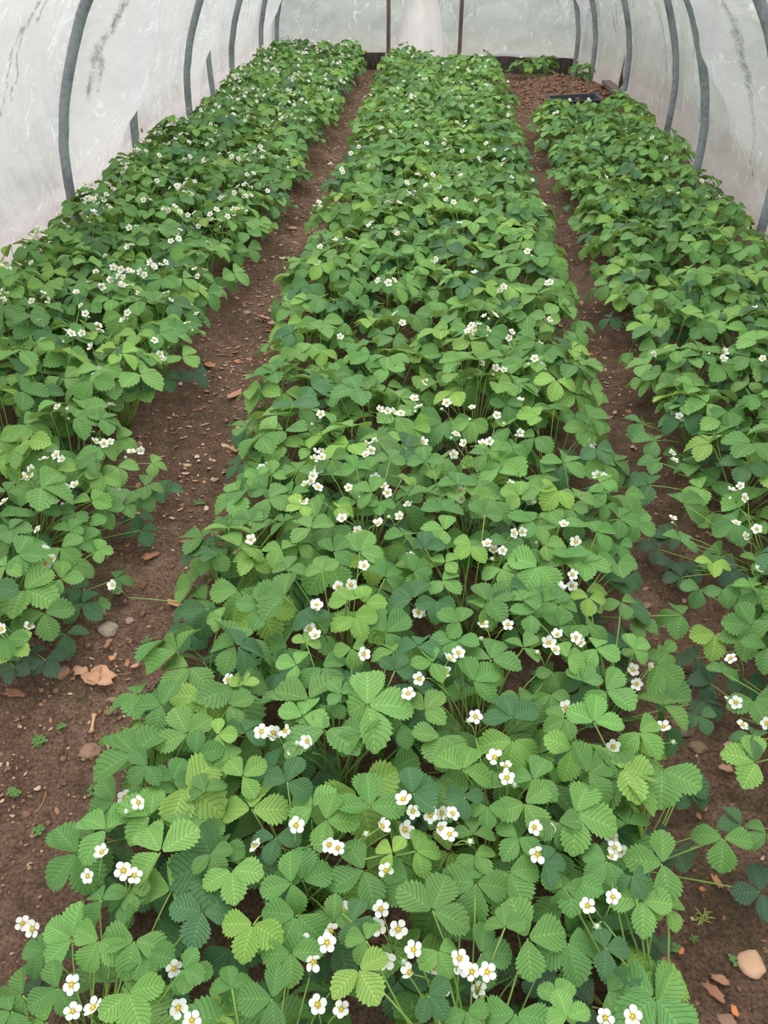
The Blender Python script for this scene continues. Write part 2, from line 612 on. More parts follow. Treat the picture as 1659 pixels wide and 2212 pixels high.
def build_side(side, name, streaks):
    ys = np.concatenate([np.arange(-1.5, 2.9, 0.15), np.arange(2.9, 10.46, 0.022)])
    zs = np.concatenate([[-0.1], np.arange(0.0, 1.301, 0.022)])
    b = MB()
    nz_ = len(zs)
    vs = [(wall_x(side, y, z), y, z) for y in ys for z in zs]
    fs = []
    for j in range(len(ys) - 1):
        for i in range(nz_ - 1):
            q = (j * nz_ + i, j * nz_ + i + 1, (j + 1) * nz_ + i + 1, (j + 1) * nz_ + i)
            fs.append(q if side > 0 else q[::-1])
    b.add(vs, fs)
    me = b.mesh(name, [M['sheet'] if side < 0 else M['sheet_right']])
    P = np.array([(v[1], v[2]) for v in vs])
    val = np.zeros(len(P))
    for s_ in streaks:
        yz = streak_yz(side, s_)
        for k, (a, c) in enumerate(zip(yz, yz[1:])):
            wd = 0.022 * (1.3 - 0.6 * k / max(1, len(yz) - 1))
            d = seg_dist(P, a, c)
            val = np.maximum(val, 0.62 * np.exp(-(d / wd) ** 2))
    a_ = me.attributes.new('mildew', 'FLOAT', 'POINT')
    a_.data.foreach_set('value', val.astype(np.float32))
    return structure(put(name, me), 'milky polythene sheet side of the tunnel with mildew streaks')


build_side(-1, 'wall_left', STREAKS_L)
build_side(1, 'wall_right', STREAKS_R)

b = MB()       # roof sheet
ys = np.arange(-1.5, 10.5, 0.3)
vs, nrow = [], 0
for y in ys:
    xl, xr = wall_x(-1, y, 1.3), wall_x(1, y, 1.3)
    row = [(xl + (xr - xl) * t, y, 1.3 + 0.68 * math.sin(math.pi * t) ** 0.75) for t in np.linspace(0, 1, 25)]
    nrow = len(row)
    vs += row
b.add(vs, [(j * nrow + i, j * nrow + i + 1, (j + 1) * nrow + i + 1, (j + 1) * nrow + i) for j in range(len(ys) - 1) for i in range(nrow - 1)])
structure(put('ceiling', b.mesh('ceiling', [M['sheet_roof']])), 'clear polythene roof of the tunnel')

b = MB()       # end wall sheet
YE = 10.42
xs = np.arange(-1.95, 1.56, 0.03)
zs = np.arange(-0.05, 1.96, 0.035)
vs = []
for x in xs:
    for z in zs:
        w = 0.03 * fbm(x * 2.0 + z, z * 1.6, 3.0, 3) + 0.016 * fbm(x * 6 - z * 4, z * 5 + x * 3, 9.0, 3)
        vs.append((x, YE + w + 0.02, z))
nz_ = len(zs)


def flap_hw(z):
    return 0.06 + 0.26 * (1 - min(1, max(0, z) / 1.05)) ** 0.8 * (0.75 + 0.25 * min(1, max(0, z) / 0.25))


# the two halves of the end sheet part in the doorway, behind the flap
b.add(vs, [(i * nz_ + k, (i + 1) * nz_ + k, (i + 1) * nz_ + k + 1, i * nz_ + k + 1) for i in range(len(xs) - 1) for k in range(nz_ - 1)
           if abs(xs[i] + 0.015 + 0.25) > flap_hw(zs[k]) - 0.035])
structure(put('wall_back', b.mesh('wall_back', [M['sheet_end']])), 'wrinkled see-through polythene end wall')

# flap of doubled sheet hanging in the doorway
b = MB()
xc, rows = -0.25, []
for k, z in enumerate(np.linspace(0.02, 1.9, 40)):
    hw = flap_hw(z)
    c = xc
    rows.append([(c + hw * s_ * (1 + 0.08 * fbm(z * 4, s_ * 2, 1.0)), YE - 0.05 + 0.02 * math.sin(s_ * 6 + z * 3) + 0.02 * fbm(s_ * 3, z * 5, 4.0), z) for s_ in np.linspace(-1, 1, 13)])
vs = [p for r_ in rows for p in r_]
b.add(vs, [(j * 13 + i, j * 13 + i + 1, (j + 1) * 13 + i + 1, (j + 1) * 13 + i) for j in range(39) for i in range(12)])
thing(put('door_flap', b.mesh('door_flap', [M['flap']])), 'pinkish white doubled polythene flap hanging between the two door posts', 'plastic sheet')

# crumpled surplus film lying along the end wall
def bundle(x0, x1, z0, h0, h1, lab, seed):
    b = MB()
    n, m = 40, 14
    vs = []
    for i in range(n + 1):
        t = i / n
        x = x0 + (x1 - x0) * t
        h = (h0 + (h1 - h0) * t) * (1 + 0.35 * fbm(t * 5, seed, 1.0)) * min(1, 6 * t + 0.15, 6 * (1 - t) + 0.15)
        for j in range(m + 1):
            a = math.pi * j / m
            r_ = 1 + 0.55 * fbm(t * 9, a * 2.2, seed, 3)
            vs.append((x, YE - 0.025 - 0.035 * math.sin(a) * r_, z0 + h * 0.5 * (1 - math.cos(a) * 1.0) * (0.8 + 0.2 * r_)))
    b.add(vs, [(i * (m + 1) + j, (i + 1) * (m + 1) + j, (i + 1) * (m + 1) + j + 1, i * (m + 1) + j + 1) for i in range(n) for j in range(m)])
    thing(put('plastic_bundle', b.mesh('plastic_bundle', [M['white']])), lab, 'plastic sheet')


bundle(0.50, 1.42, 0.13, 0.09, 0.03, 'crumpled bright white film along the end wall right of the doorway', 2.0)
bundle(-1.86, -1.45, 0.08, 0.34, 0.10, 'crumpled white film heaped in the corner beside the left sheet', 5.0)

# shrubs standing outside, seen only as soft green shades through the film
rs = random.Random(40)
SHRUB_AT = ['through the end film left of the doorway', 'through the end film behind the door flap', 'through the end film right of the doorway',
            'beyond the far right corner of the tunnel', 'through the right film by the last two hoops', 'through the right film by the third hoop',
            'through the right film by the first hoop']
for k, (x, y, r_) in enumerate([(-2.6, 15.5, 1.5), (-0.2, 16.5, 1.3), (2.0, 15.0, 1.7), (4.6, 13.0, 1.8), (4.9, 9.8, 1.5), (4.4, 7.2, 1.3), (4.8, 4.6, 1.4)]):
    b = MB()
    for q in range(420):
        d = Vector((rs.gauss(0, 1), rs.gauss(0, 1), rs.gauss(0, 1))).normalized() * r_ * rs.uniform(0.55, 1.0)
        c = Vector((x + d.x, y + d.y, max(0.0, r_ * 0.9 + d.z * 1.1)))
        e1 = Vector((rs.gauss(0, 1), rs.gauss(0, 1), rs.gauss(0, 1))).normalized()
        e2 = e1.orthogonal().normalized()
        w = rs.uniform(0.12, 0.24)
        b.add([c - e1 * w, c - e2 * w * 0.6, c + e1 * w, c + e2 * w * 0.6], [(0, 1, 2, 3)])
    b.tube([(x, y, -0.15), (x, y, r_)], 0.06, 6)
    o = put('shrub', b.mesh('shrub', [M['leaf']]), None, None, (0.10, 0.19, 0.07, 1))
    thing(o, 'green shrub outside, a soft shade ' + SHRUB_AT[k], 'shrub', 'shrubs outside the tunnel')

# door posts, base boards, stakes
for px0, px1, lab in ((839.5, 839, 'brown wooden door post left of the polythene flap'), (998, 990.5, 'brown wooden door post right of the polythene flap')):
    d = ray(px0, 0)
    t = 10.33 / d.y
    top = ORG + d * t
    d = ray(px1, 150)
    bot = ORG + d * (10.33 / d.y)
    dv = (top - bot) / (top.z - bot.z)
    p0, p1 = bot + dv * (-0.1 - bot.z), bot + dv * (1.9 - bot.z)
    b = MB()
    n = 8
    rings = [[tuple(p0.lerp(p1, k / n) + Vector((sx * (0.021 + 0.001 * R.uniform(-1, 1)), sy * 0.022, 0))) for sx, sy in ((-1, -1), (1, -1), (1, 1), (-1, 1))] for k in range(n + 1)]
    b.add([v for r_ in rings for v in r_], [(k * 4 + i, k * 4 + (i + 1) % 4, k * 4 + 4 + (i + 1) % 4, k * 4 + 4 + i) for k in range(n) for i in range(4)] + [(3, 2, 1, 0), (n * 4, n * 4 + 1, n * 4 + 2, n * 4 + 3)])
    thing(put('door_post', b.mesh('door_post', [M['wood']], False)), lab, 'post', 'door posts')


def board(p0, p1, h, th, label, name='base_board', mat='board'):
    p0, p1 = Vector(p0), Vector(p1)
    dx = (p1 - p0)
    L = dx.length
    n = max(3, int(L / 0.15))
    side_ = Vector((-dx.y, dx.x, 0)).normalized() * th / 2
    rings = []
    for k in range(n + 1):
        p = p0.lerp(p1, k / n)
        e = 0.006 * R.uniform(-1, 1)
        rings.append([p - side_ + Vector((0, 0, -h / 2)), p + side_ + Vector((0, 0, -h / 2)), p + side_ + Vector((0, 0, h / 2 + e)), p - side_ + Vector((0, 0, h / 2 + e))])
    b = MB()
    b.add([v for r_ in rings for v in r_], [(k * 4 + i, k * 4 + (i + 1) % 4, k * 4 + 4 + (i + 1) % 4, k * 4 + 4 + i) for k in range(n) for i in range(4)] + [(3, 2, 1, 0), (n * 4, n * 4 + 1, n * 4 + 2, n * 4 + 3)])
    return thing(put(name, b.mesh(name, [M[mat]], False)), label, 'board')


def aty(px, py, y):
    d = ray(px, py)
    return ORG + d * (y / d.y)


pl, pr = aty(650, 130, 10.36), aty(832, 143, 10.36)
board((pl.x - 0.25, 10.36, 0.06), (pr.x, 10.36, 0.06), 0.2, 0.035, 'dark damp board along the end wall left of the doorway')
pl2, pr2 = aty(996, 150, 10.36), aty(1246, 160, 10.36)
board((pl2.x, 10.36, 0.06), (pr2.x, 10.36, 0.06), 0.2, 0.035, 'dark damp board along the end wall right of the doorway')
for px, py, lab in ((805, 131, 'short dark stake behind the board left of the doorway'), (1013, 127, 'short dark stake behind the board right of the doorway')):
    p = aty(px, py, 10.31)
    b = MB()
    b.box((0, 0, p.z / 2 - 0.05), (0.036, 0.036, p.z + 0.1))
    o = put('stake', b.mesh('stake', [M['board']], False), None, Matrix.Translation((p.x, 10.31, 0)))
    thing(o, lab, 'stake')
p0, p1 = at(1284, 168, 0.12), at(1306, 186, 0.10)
board((1.62, 9.15, 0.12), (1.66, 8.55, 0.1), 0.035, 0.09, 'pale weathered lath lying at the foot of the right sheet', 'lath', 'wood')

# dark hand tool stuck in the heaped soil
p = at(1331, 207, 0.06)
b = MB()
b.tube([(0, 0, -0.08), (0.015, 0.0, 0.06), (0.02, 0.0, 0.14)], [0.007, 0.009, 0.011], 8)
o = put('hand_tool', b.mesh('hand_tool', [M['board']]), None, Matrix.Translation((p.x, p.y, ground_z(p.x, p.y))))
b = MB()
b.tube([(0.02, 0, 0.10), (0.024, 0, 0.13), (0.03, 0, 0.22), (0.034, 0, 0.35), (0.033, 0, 0.37)], [0.010, 0.021, 0.020, 0.015, 0.009], 8)
put('handle', b.mesh('tool_handle', [M['board']]), o)
thing(o, 'dark hand tool stuck upright in the soil beside the right sheet', 'tool')

# black seed tray behind the right bed
p = at(1240, 219, 0.10)
gz = ground_z(p.x, p.y) - 0.005
tray = bpy.data.objects.new('seed_tray', None)
tray.location = (p.x, p.y, gz)
tray.rotation_euler = (0.05, -0.06, 0.12)
COL.objects.link(tray)
b = MB()
lx, ly, h = 0.44, 0.24, 0.06
b.box((0, 0, 0.004), (lx - 0.05, ly - 0.05, 0.006))
for sx in (-1, 1):
    b.box((sx * (lx / 2 - 0.02), 0, h / 2), (0.005, ly - 0.04, h), 0, Matrix.Rotation(sx * 0.2, 3, 'Y'))
for sy in (-1, 1):
    b.box((0, sy * (ly / 2 - 0.02), h / 2), (lx - 0.04, 0.005, h), 0, Matrix.Rotation(-sy * 0.2, 3, 'X'))
put('tray_body', b.mesh('tray_body', [M['tray']], False), tray)
b = MB()
for sx in (-1, 1):
    b.box((sx * (lx / 2 - 0.004), 0, h), (0.018, ly + 0.01, 0.006))
for sy in (-1, 1):
    b.box((0, sy * (ly / 2 - 0.004), h), (lx + 0.01, 0.018, 0.006))
put('rim', b.mesh('tray_rim', [M['tray']], False), tray)
thing(tray, 'black plastic seed tray on bare soil behind the right bed', 'tray')

# ------------------------------------------------------------------ strawberry leaves


def leaflet_geo(L, W, fold, droop, teeth=6, cols=4, waves=0.020, seed=0, lod=0):
    """one toothed leaflet along +x, its stalk end at the origin; z up"""
    rr = random.Random(seed)
    rows = teeth * 2 + 1
    vs, uv = [], []
    twist = rr.uniform(-0.25, 0.25)
    asym = rr.uniform(-0.08, 0.08)
    js = [-1, -0.5, 0, 0.5, 1] if cols == 4 else [-1, 0, 1]
    for i in range(rows):
        t = i / (rows - 1)
        tt = 0.02 + 0.965 * t
        hw = 0.5 * W * math.sin(math.pi * tt ** 1.16) ** 0.64
        tooth = (i % 2 == 0)
        for s in js:
            w = hw * s * (1 + asym * (1 if s > 0 else -1))
            x = tt * L
            if abs(s) == 1 and 0 < i < rows - 1:
                if tooth:
                    w *= 1.05
                    x += 0.030 * L
                else:
                    w *= 0.89
                    x -= 0.012 * L
            # side veins sweep forward
            x += abs(s) * 0.10 * L * (1 - tt) * (0.3 if i == 0 else 1) * min(1, t * 4)
            z = fold * abs(w) - droop * L * tt * tt
            if 0 < i < rows - 1 and s != 0:
                z += (-waves if tooth else waves) * L * (1.0 if abs(s) < 1 else 0.6)
            z += -0.10 * abs(s) ** 2 * hw
            z += twist * w * tt * 0.6
            vs.append((x, w, z))
            uv.append((0.5 + 0.5 * s, tt))
    n = len(js)
    fs = [(i * n + j, (i + 1) * n + j, (i + 1) * n + j + 1, i * n + j + 1) for i in range(rows - 1) for j in range(n - 1)]
    return vs, fs, uv


N_VAR = 10
LEAFLETS, LEAFLETS_LOW = [], []
for i in range(N_VAR):
    rr = random.Random(100 + i)
    a = dict(L=1.0, W=rr.uniform(0.80, 0.95), fold=rr.uniform(0.16, 0.60), droop=rr.uniform(0.06, 0.45), seed=i)
    b = MB()
    v, f, u = leaflet_geo(**a, teeth=rr.choice((8, 9)))
    b.add(v, f, 0, u)
    LEAFLETS.append(b.mesh('leaflet', [M['leaf']]))
    LEAFLETS_LOW.append(leaflet_geo(**a, teeth=5, cols=4))


def leaflet_frames(rr, spread=None, cup=None):
    """three leaflets of a leaf: matrix of each in the leaf's own frame (x outward, z up), unit leaf size"""
    sp = spread if spread is not None else rr.uniform(68, 98)
    cup = cup if cup is not None else rr.uniform(-0.15, 0.30)
    out = []
    for k, ang in enumerate((0, sp + rr.uniform(-6, 6), -sp + rr.uniform(-6, 6))):
        size = (1.0 if k == 0 else rr.uniform(0.88, 0.98))
        m = Matrix.Rotation(math.radians(ang), 4, 'Z') @ Matrix.Translation((0.045, 0, 0)) @ \
            Matrix.Rotation(-cup + rr.uniform(-0.12, 0.12), 4, 'Y') @ Matrix.Rotation(rr.uniform(-0.2, 0.2), 4, 'X') @ Matrix.Scale(size, 4)
        out.append((m, rr.randrange(N_VAR)))
    return out


def petiole(b, p0, p1, rad, mi=0, n=5, k=5, bow=0.25):
    """arched stalk from crown p0 up to p1"""
    p0, p1 = Vector(p0), Vector(p1)
    d = p1 - p0
    pts = []
    for i in range(k + 1):
        t = i / k
        q = p0 + Vector((d.x * (t ** 1.35), d.y * (t ** 1.35), d.z * (1 - (1 - t) ** (1.35))))
        pts.append(q)
    b.tube(pts, [rad * (1.15 - 0.35 * i / k) for i in range(k + 1)], n, mi)


# far leaves: one mesh each, three leaflets and stalk together; classes by how far the leaf stands from its crown
FAR_LEAVES = {}
for cls, (rx, rz) in enumerate(((-0.5, -2.4), (-1.3, -2.0), (-2.1, -1.4))):
    lst = []
    for i in range(7):
        rr = random.Random(900 + cls * 50 + i)
        b = MB()
        for m, k in leaflet_frames(rr):
            v, f, u = LEAFLETS_LOW[k]
            b.add([m @ Vector(p) for p in v], f, 0, u)
        petiole(b, (rx, rr.uniform(-0.2, 0.2), rz), (0.02, 0, -0.01), 0.022, 1, 4, 4)
        lst.append(b.mesh('leaf', [M['leaf'], M['stalk']]))
    FAR_LEAVES[cls] = lst

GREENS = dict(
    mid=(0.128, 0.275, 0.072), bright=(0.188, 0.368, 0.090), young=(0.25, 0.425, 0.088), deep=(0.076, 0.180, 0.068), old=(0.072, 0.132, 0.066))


def tint(kind, rr):
    c = GREENS[kind]
    f = rr.uniform(0.86, 1.15)
    return (c[0] * f * rr.uniform(0.92, 1.08), c[1] * f, c[2] * f * rr.uniform(0.9, 1.1), 1)


def leaf_matrix(c, heading, tilt, roll, size, lean=None):
    """tilt > 0 lowers the outer (terminal) side"""
    return Matrix.Translation(c) @ (lean or Matrix.Identity(4)) @ Matrix.Rotation(heading, 4, 'Z') @ Matrix.Rotation(tilt, 4, 'Y') @ Matrix.Rotation(roll, 4, 'X') @ Matrix.Scale(size, 4)


def add_leaf(plant, c, heading, tilt, roll, size, color, rr, near=True, spread=None, cup=None, lean=None):
    mat = leaf_matrix(c, heading, tilt, roll, size, lean)
    if near:
        base = mat.inverted() @ Vector((0.02 * math.cos(heading), 0.02 * math.sin(heading), 0.0))
        b = MB()
        petiole(b, base, (0.02, 0, -0.012), 0.0016 / size * 1.1, 0, 5, 6)
        lf = put('leaf', b.mesh('petiole', [M['stalk']]), plant, mat, color)
        for m, k in leaflet_frames(rr, spread, cup):
            put('leaflet', LEAFLETS[k], lf, m, color)
    else:
        r_ = math.hypot(c[0], c[1])
        lst = FAR_LEAVES[0 if r_ < 0.07 else 1 if r_ < 0.14 else 2]
        put('leaf', lst[rr.randrange(len(lst))], plant, mat, color)


# ------------------------------------------------------------------ flowers


def petal_geo(L=0.0125, W=0.0125, cup=0.25):
    vs, fs = [], []
    rows, js = 4, (-1, 0, 1)
    for i in range(rows + 1):
        t = i / rows
        hw = 0.5 * W * (0.16, 0.62, 0.98, 0.96, 0.5)[i]
        for s in js:
            vs.append((0.0028 + t * L * (1 - 0.04 * abs(s)), s * hw, 0.0012 + cup * L * t * t + 0.18 * abs(s) * hw))
    fs = [(i * 3 + j, (i + 1) * 3 + j, (i + 1) * 3 + j + 1, i * 3 + j + 1) for i in range(rows) for j in range(2)]
    return vs, fs


PETALS = []
for cup in (0.1, 0.35, 0.65):
    b = MB()
    v, f = petal_geo(cup=cup)
    b.add(v, f)
    PETALS.append(b.mesh('petal', [M['petal']]))


def dome(b, r, h, z0, mi, n=8):
    vs = [(0, 0, z0 + h)]
    for (q, zz) in ((0.55, 0.8), (0.9, 0.4), (1.0, 0.0)):
        vs += [(r * q * math.cos(2 * math.pi * k / n), r * q * math.sin(2 * math.pi * k / n), z0 + h * zz) for k in range(n)]
    fs = [(0, 1 + k, 1 + (k + 1) % n) for k in range(n)]
    for j in range(2):
        fs += [(1 + j * n + k, 1 + (j + 1) * n + k, 1 + (j + 1) * n + (k + 1) % n, 1 + j * n + (k + 1) % n) for k in range(n)]
    b.add(vs, fs, mi)


def sepals(b, mi):
    for k in range(10):
        a = 2 * math.pi * k / 10 + 0.3
        l = 0.0085 if k % 2 else 0.0065
        c, s = math.cos(a), math.sin(a)
        b.add([(0.001 * c, 0.001 * s, -0.0015), (0.5 * l * c - 0.0017 * s, 0.5 * l * s + 0.0017 * c, -0.0002), (l * c, l * s, 0.0012), (0.5 * l * c + 0.0017 * s, 0.5 * l * s - 0.0017 * c, -0.0002)], [(0, 1, 2, 3)], mi)


b = MB()
sepals(b, 0)
SEPAL_ME = b.mesh('calyx', [M['sepal']])
b = MB()
dome(b, 0.0027, 0.0036, 0.001, 0)
for k in range(14):      # stamens
    a = 2 * math.pi * k / 14
    c, s = math.cos(a), math.sin(a)
    b.tube([(0.002 * c, 0.002 * s, 0.0012), (0.0052 * c, 0.0052 * s, 0.0042)], [0.0004, 0.0008], 3)
CENTRE_ME = b.mesh('flower_centre', [M['centre']])
FAR_FLOWERS = []
for i, (np_, cup) in enumerate(((5, 0.2), (5, 0.45), (5, 0.7), (4, 0.5))):
    b = MB()
    v, f = petal_geo(cup=cup)
    for k in range(np_):
        rm = Matrix.Rotation(2 * math.pi * k / 5 + 0.1 * i, 3, 'Z')
        b.add([rm @ Vector(p) for p in v], f, 0)
    dome(b, 0.0048, 0.005, 0.001, 1, 6)
    sepals(b, 2)
    FAR_FLOWERS.append(b.mesh('flower', [M['petal'], M['centre'], M['sepal']]))
b = MB()
dome(b, 0.0036, 0.0065, 0.0, 0, 7)
sepals(b, 1)
BUD_ME = b.mesh('flower_bud', [M['petal'], M['sepal']])


def add_flower(plant, p, face, rr, near=True, size=1.0, junction=None, drop=0):
    """flower at p (plant frame) looking along face, on its stalk from the crown (or a shared junction)"""
    face = Vector(face).normalized()
    q = face.to_track_quat('Z', 'Y').to_matrix().to_4x4()
    mat = Matrix.Translation(p) @ q @ Matrix.Rotation(rr.uniform(0, 6.28), 4, 'Z') @ Matrix.Scale(size, 4)
    if near:
        fl = put('flower', SEPAL_ME, plant, mat)
        put('flower_centre', CENTRE_ME, fl)
        me = PETALS[rr.choice((0, 0, 1, 1, 2))]
        skip = rr.randrange(5) if rr.random() < 0.08 else -1
        for k in range(5):
            if k == skip:
                continue
            put('petal', me, fl, Matrix.Rotation(2 * math.pi * k / 5 + rr.uniform(-0.1, 0.1), 4, 'Z') @ Matrix.Rotation(rr.uniform(-0.15, 0.15), 4, 'Y'))
    else:
        put('flower', FAR_FLOWERS[rr.choice((0, 1, 1, 2, 3))], plant, mat)


def add_truss(plant, base, ends, rr, near):
    """one stalk: trunk from the crown to the junction, a thin branch to each flower"""
    b = MB()
    j = Vector(base)
    petiole(b, (0.01, 0, 0.0), j, 0.0016, 0, 5 if near else 4, 5)
    for p, face in ends:
        p = Vector(p)
        e = p - Vector(face).normalized() * 0.002
        mid = (j + e) / 2 + Vector((0, 0, 0.008))
        b.tube([j, mid, e], [0.0011, 0.0010, 0.0009], 4)
    put('flower_stalk', b.mesh('flower_stalk', [M['stalk']]), plant)


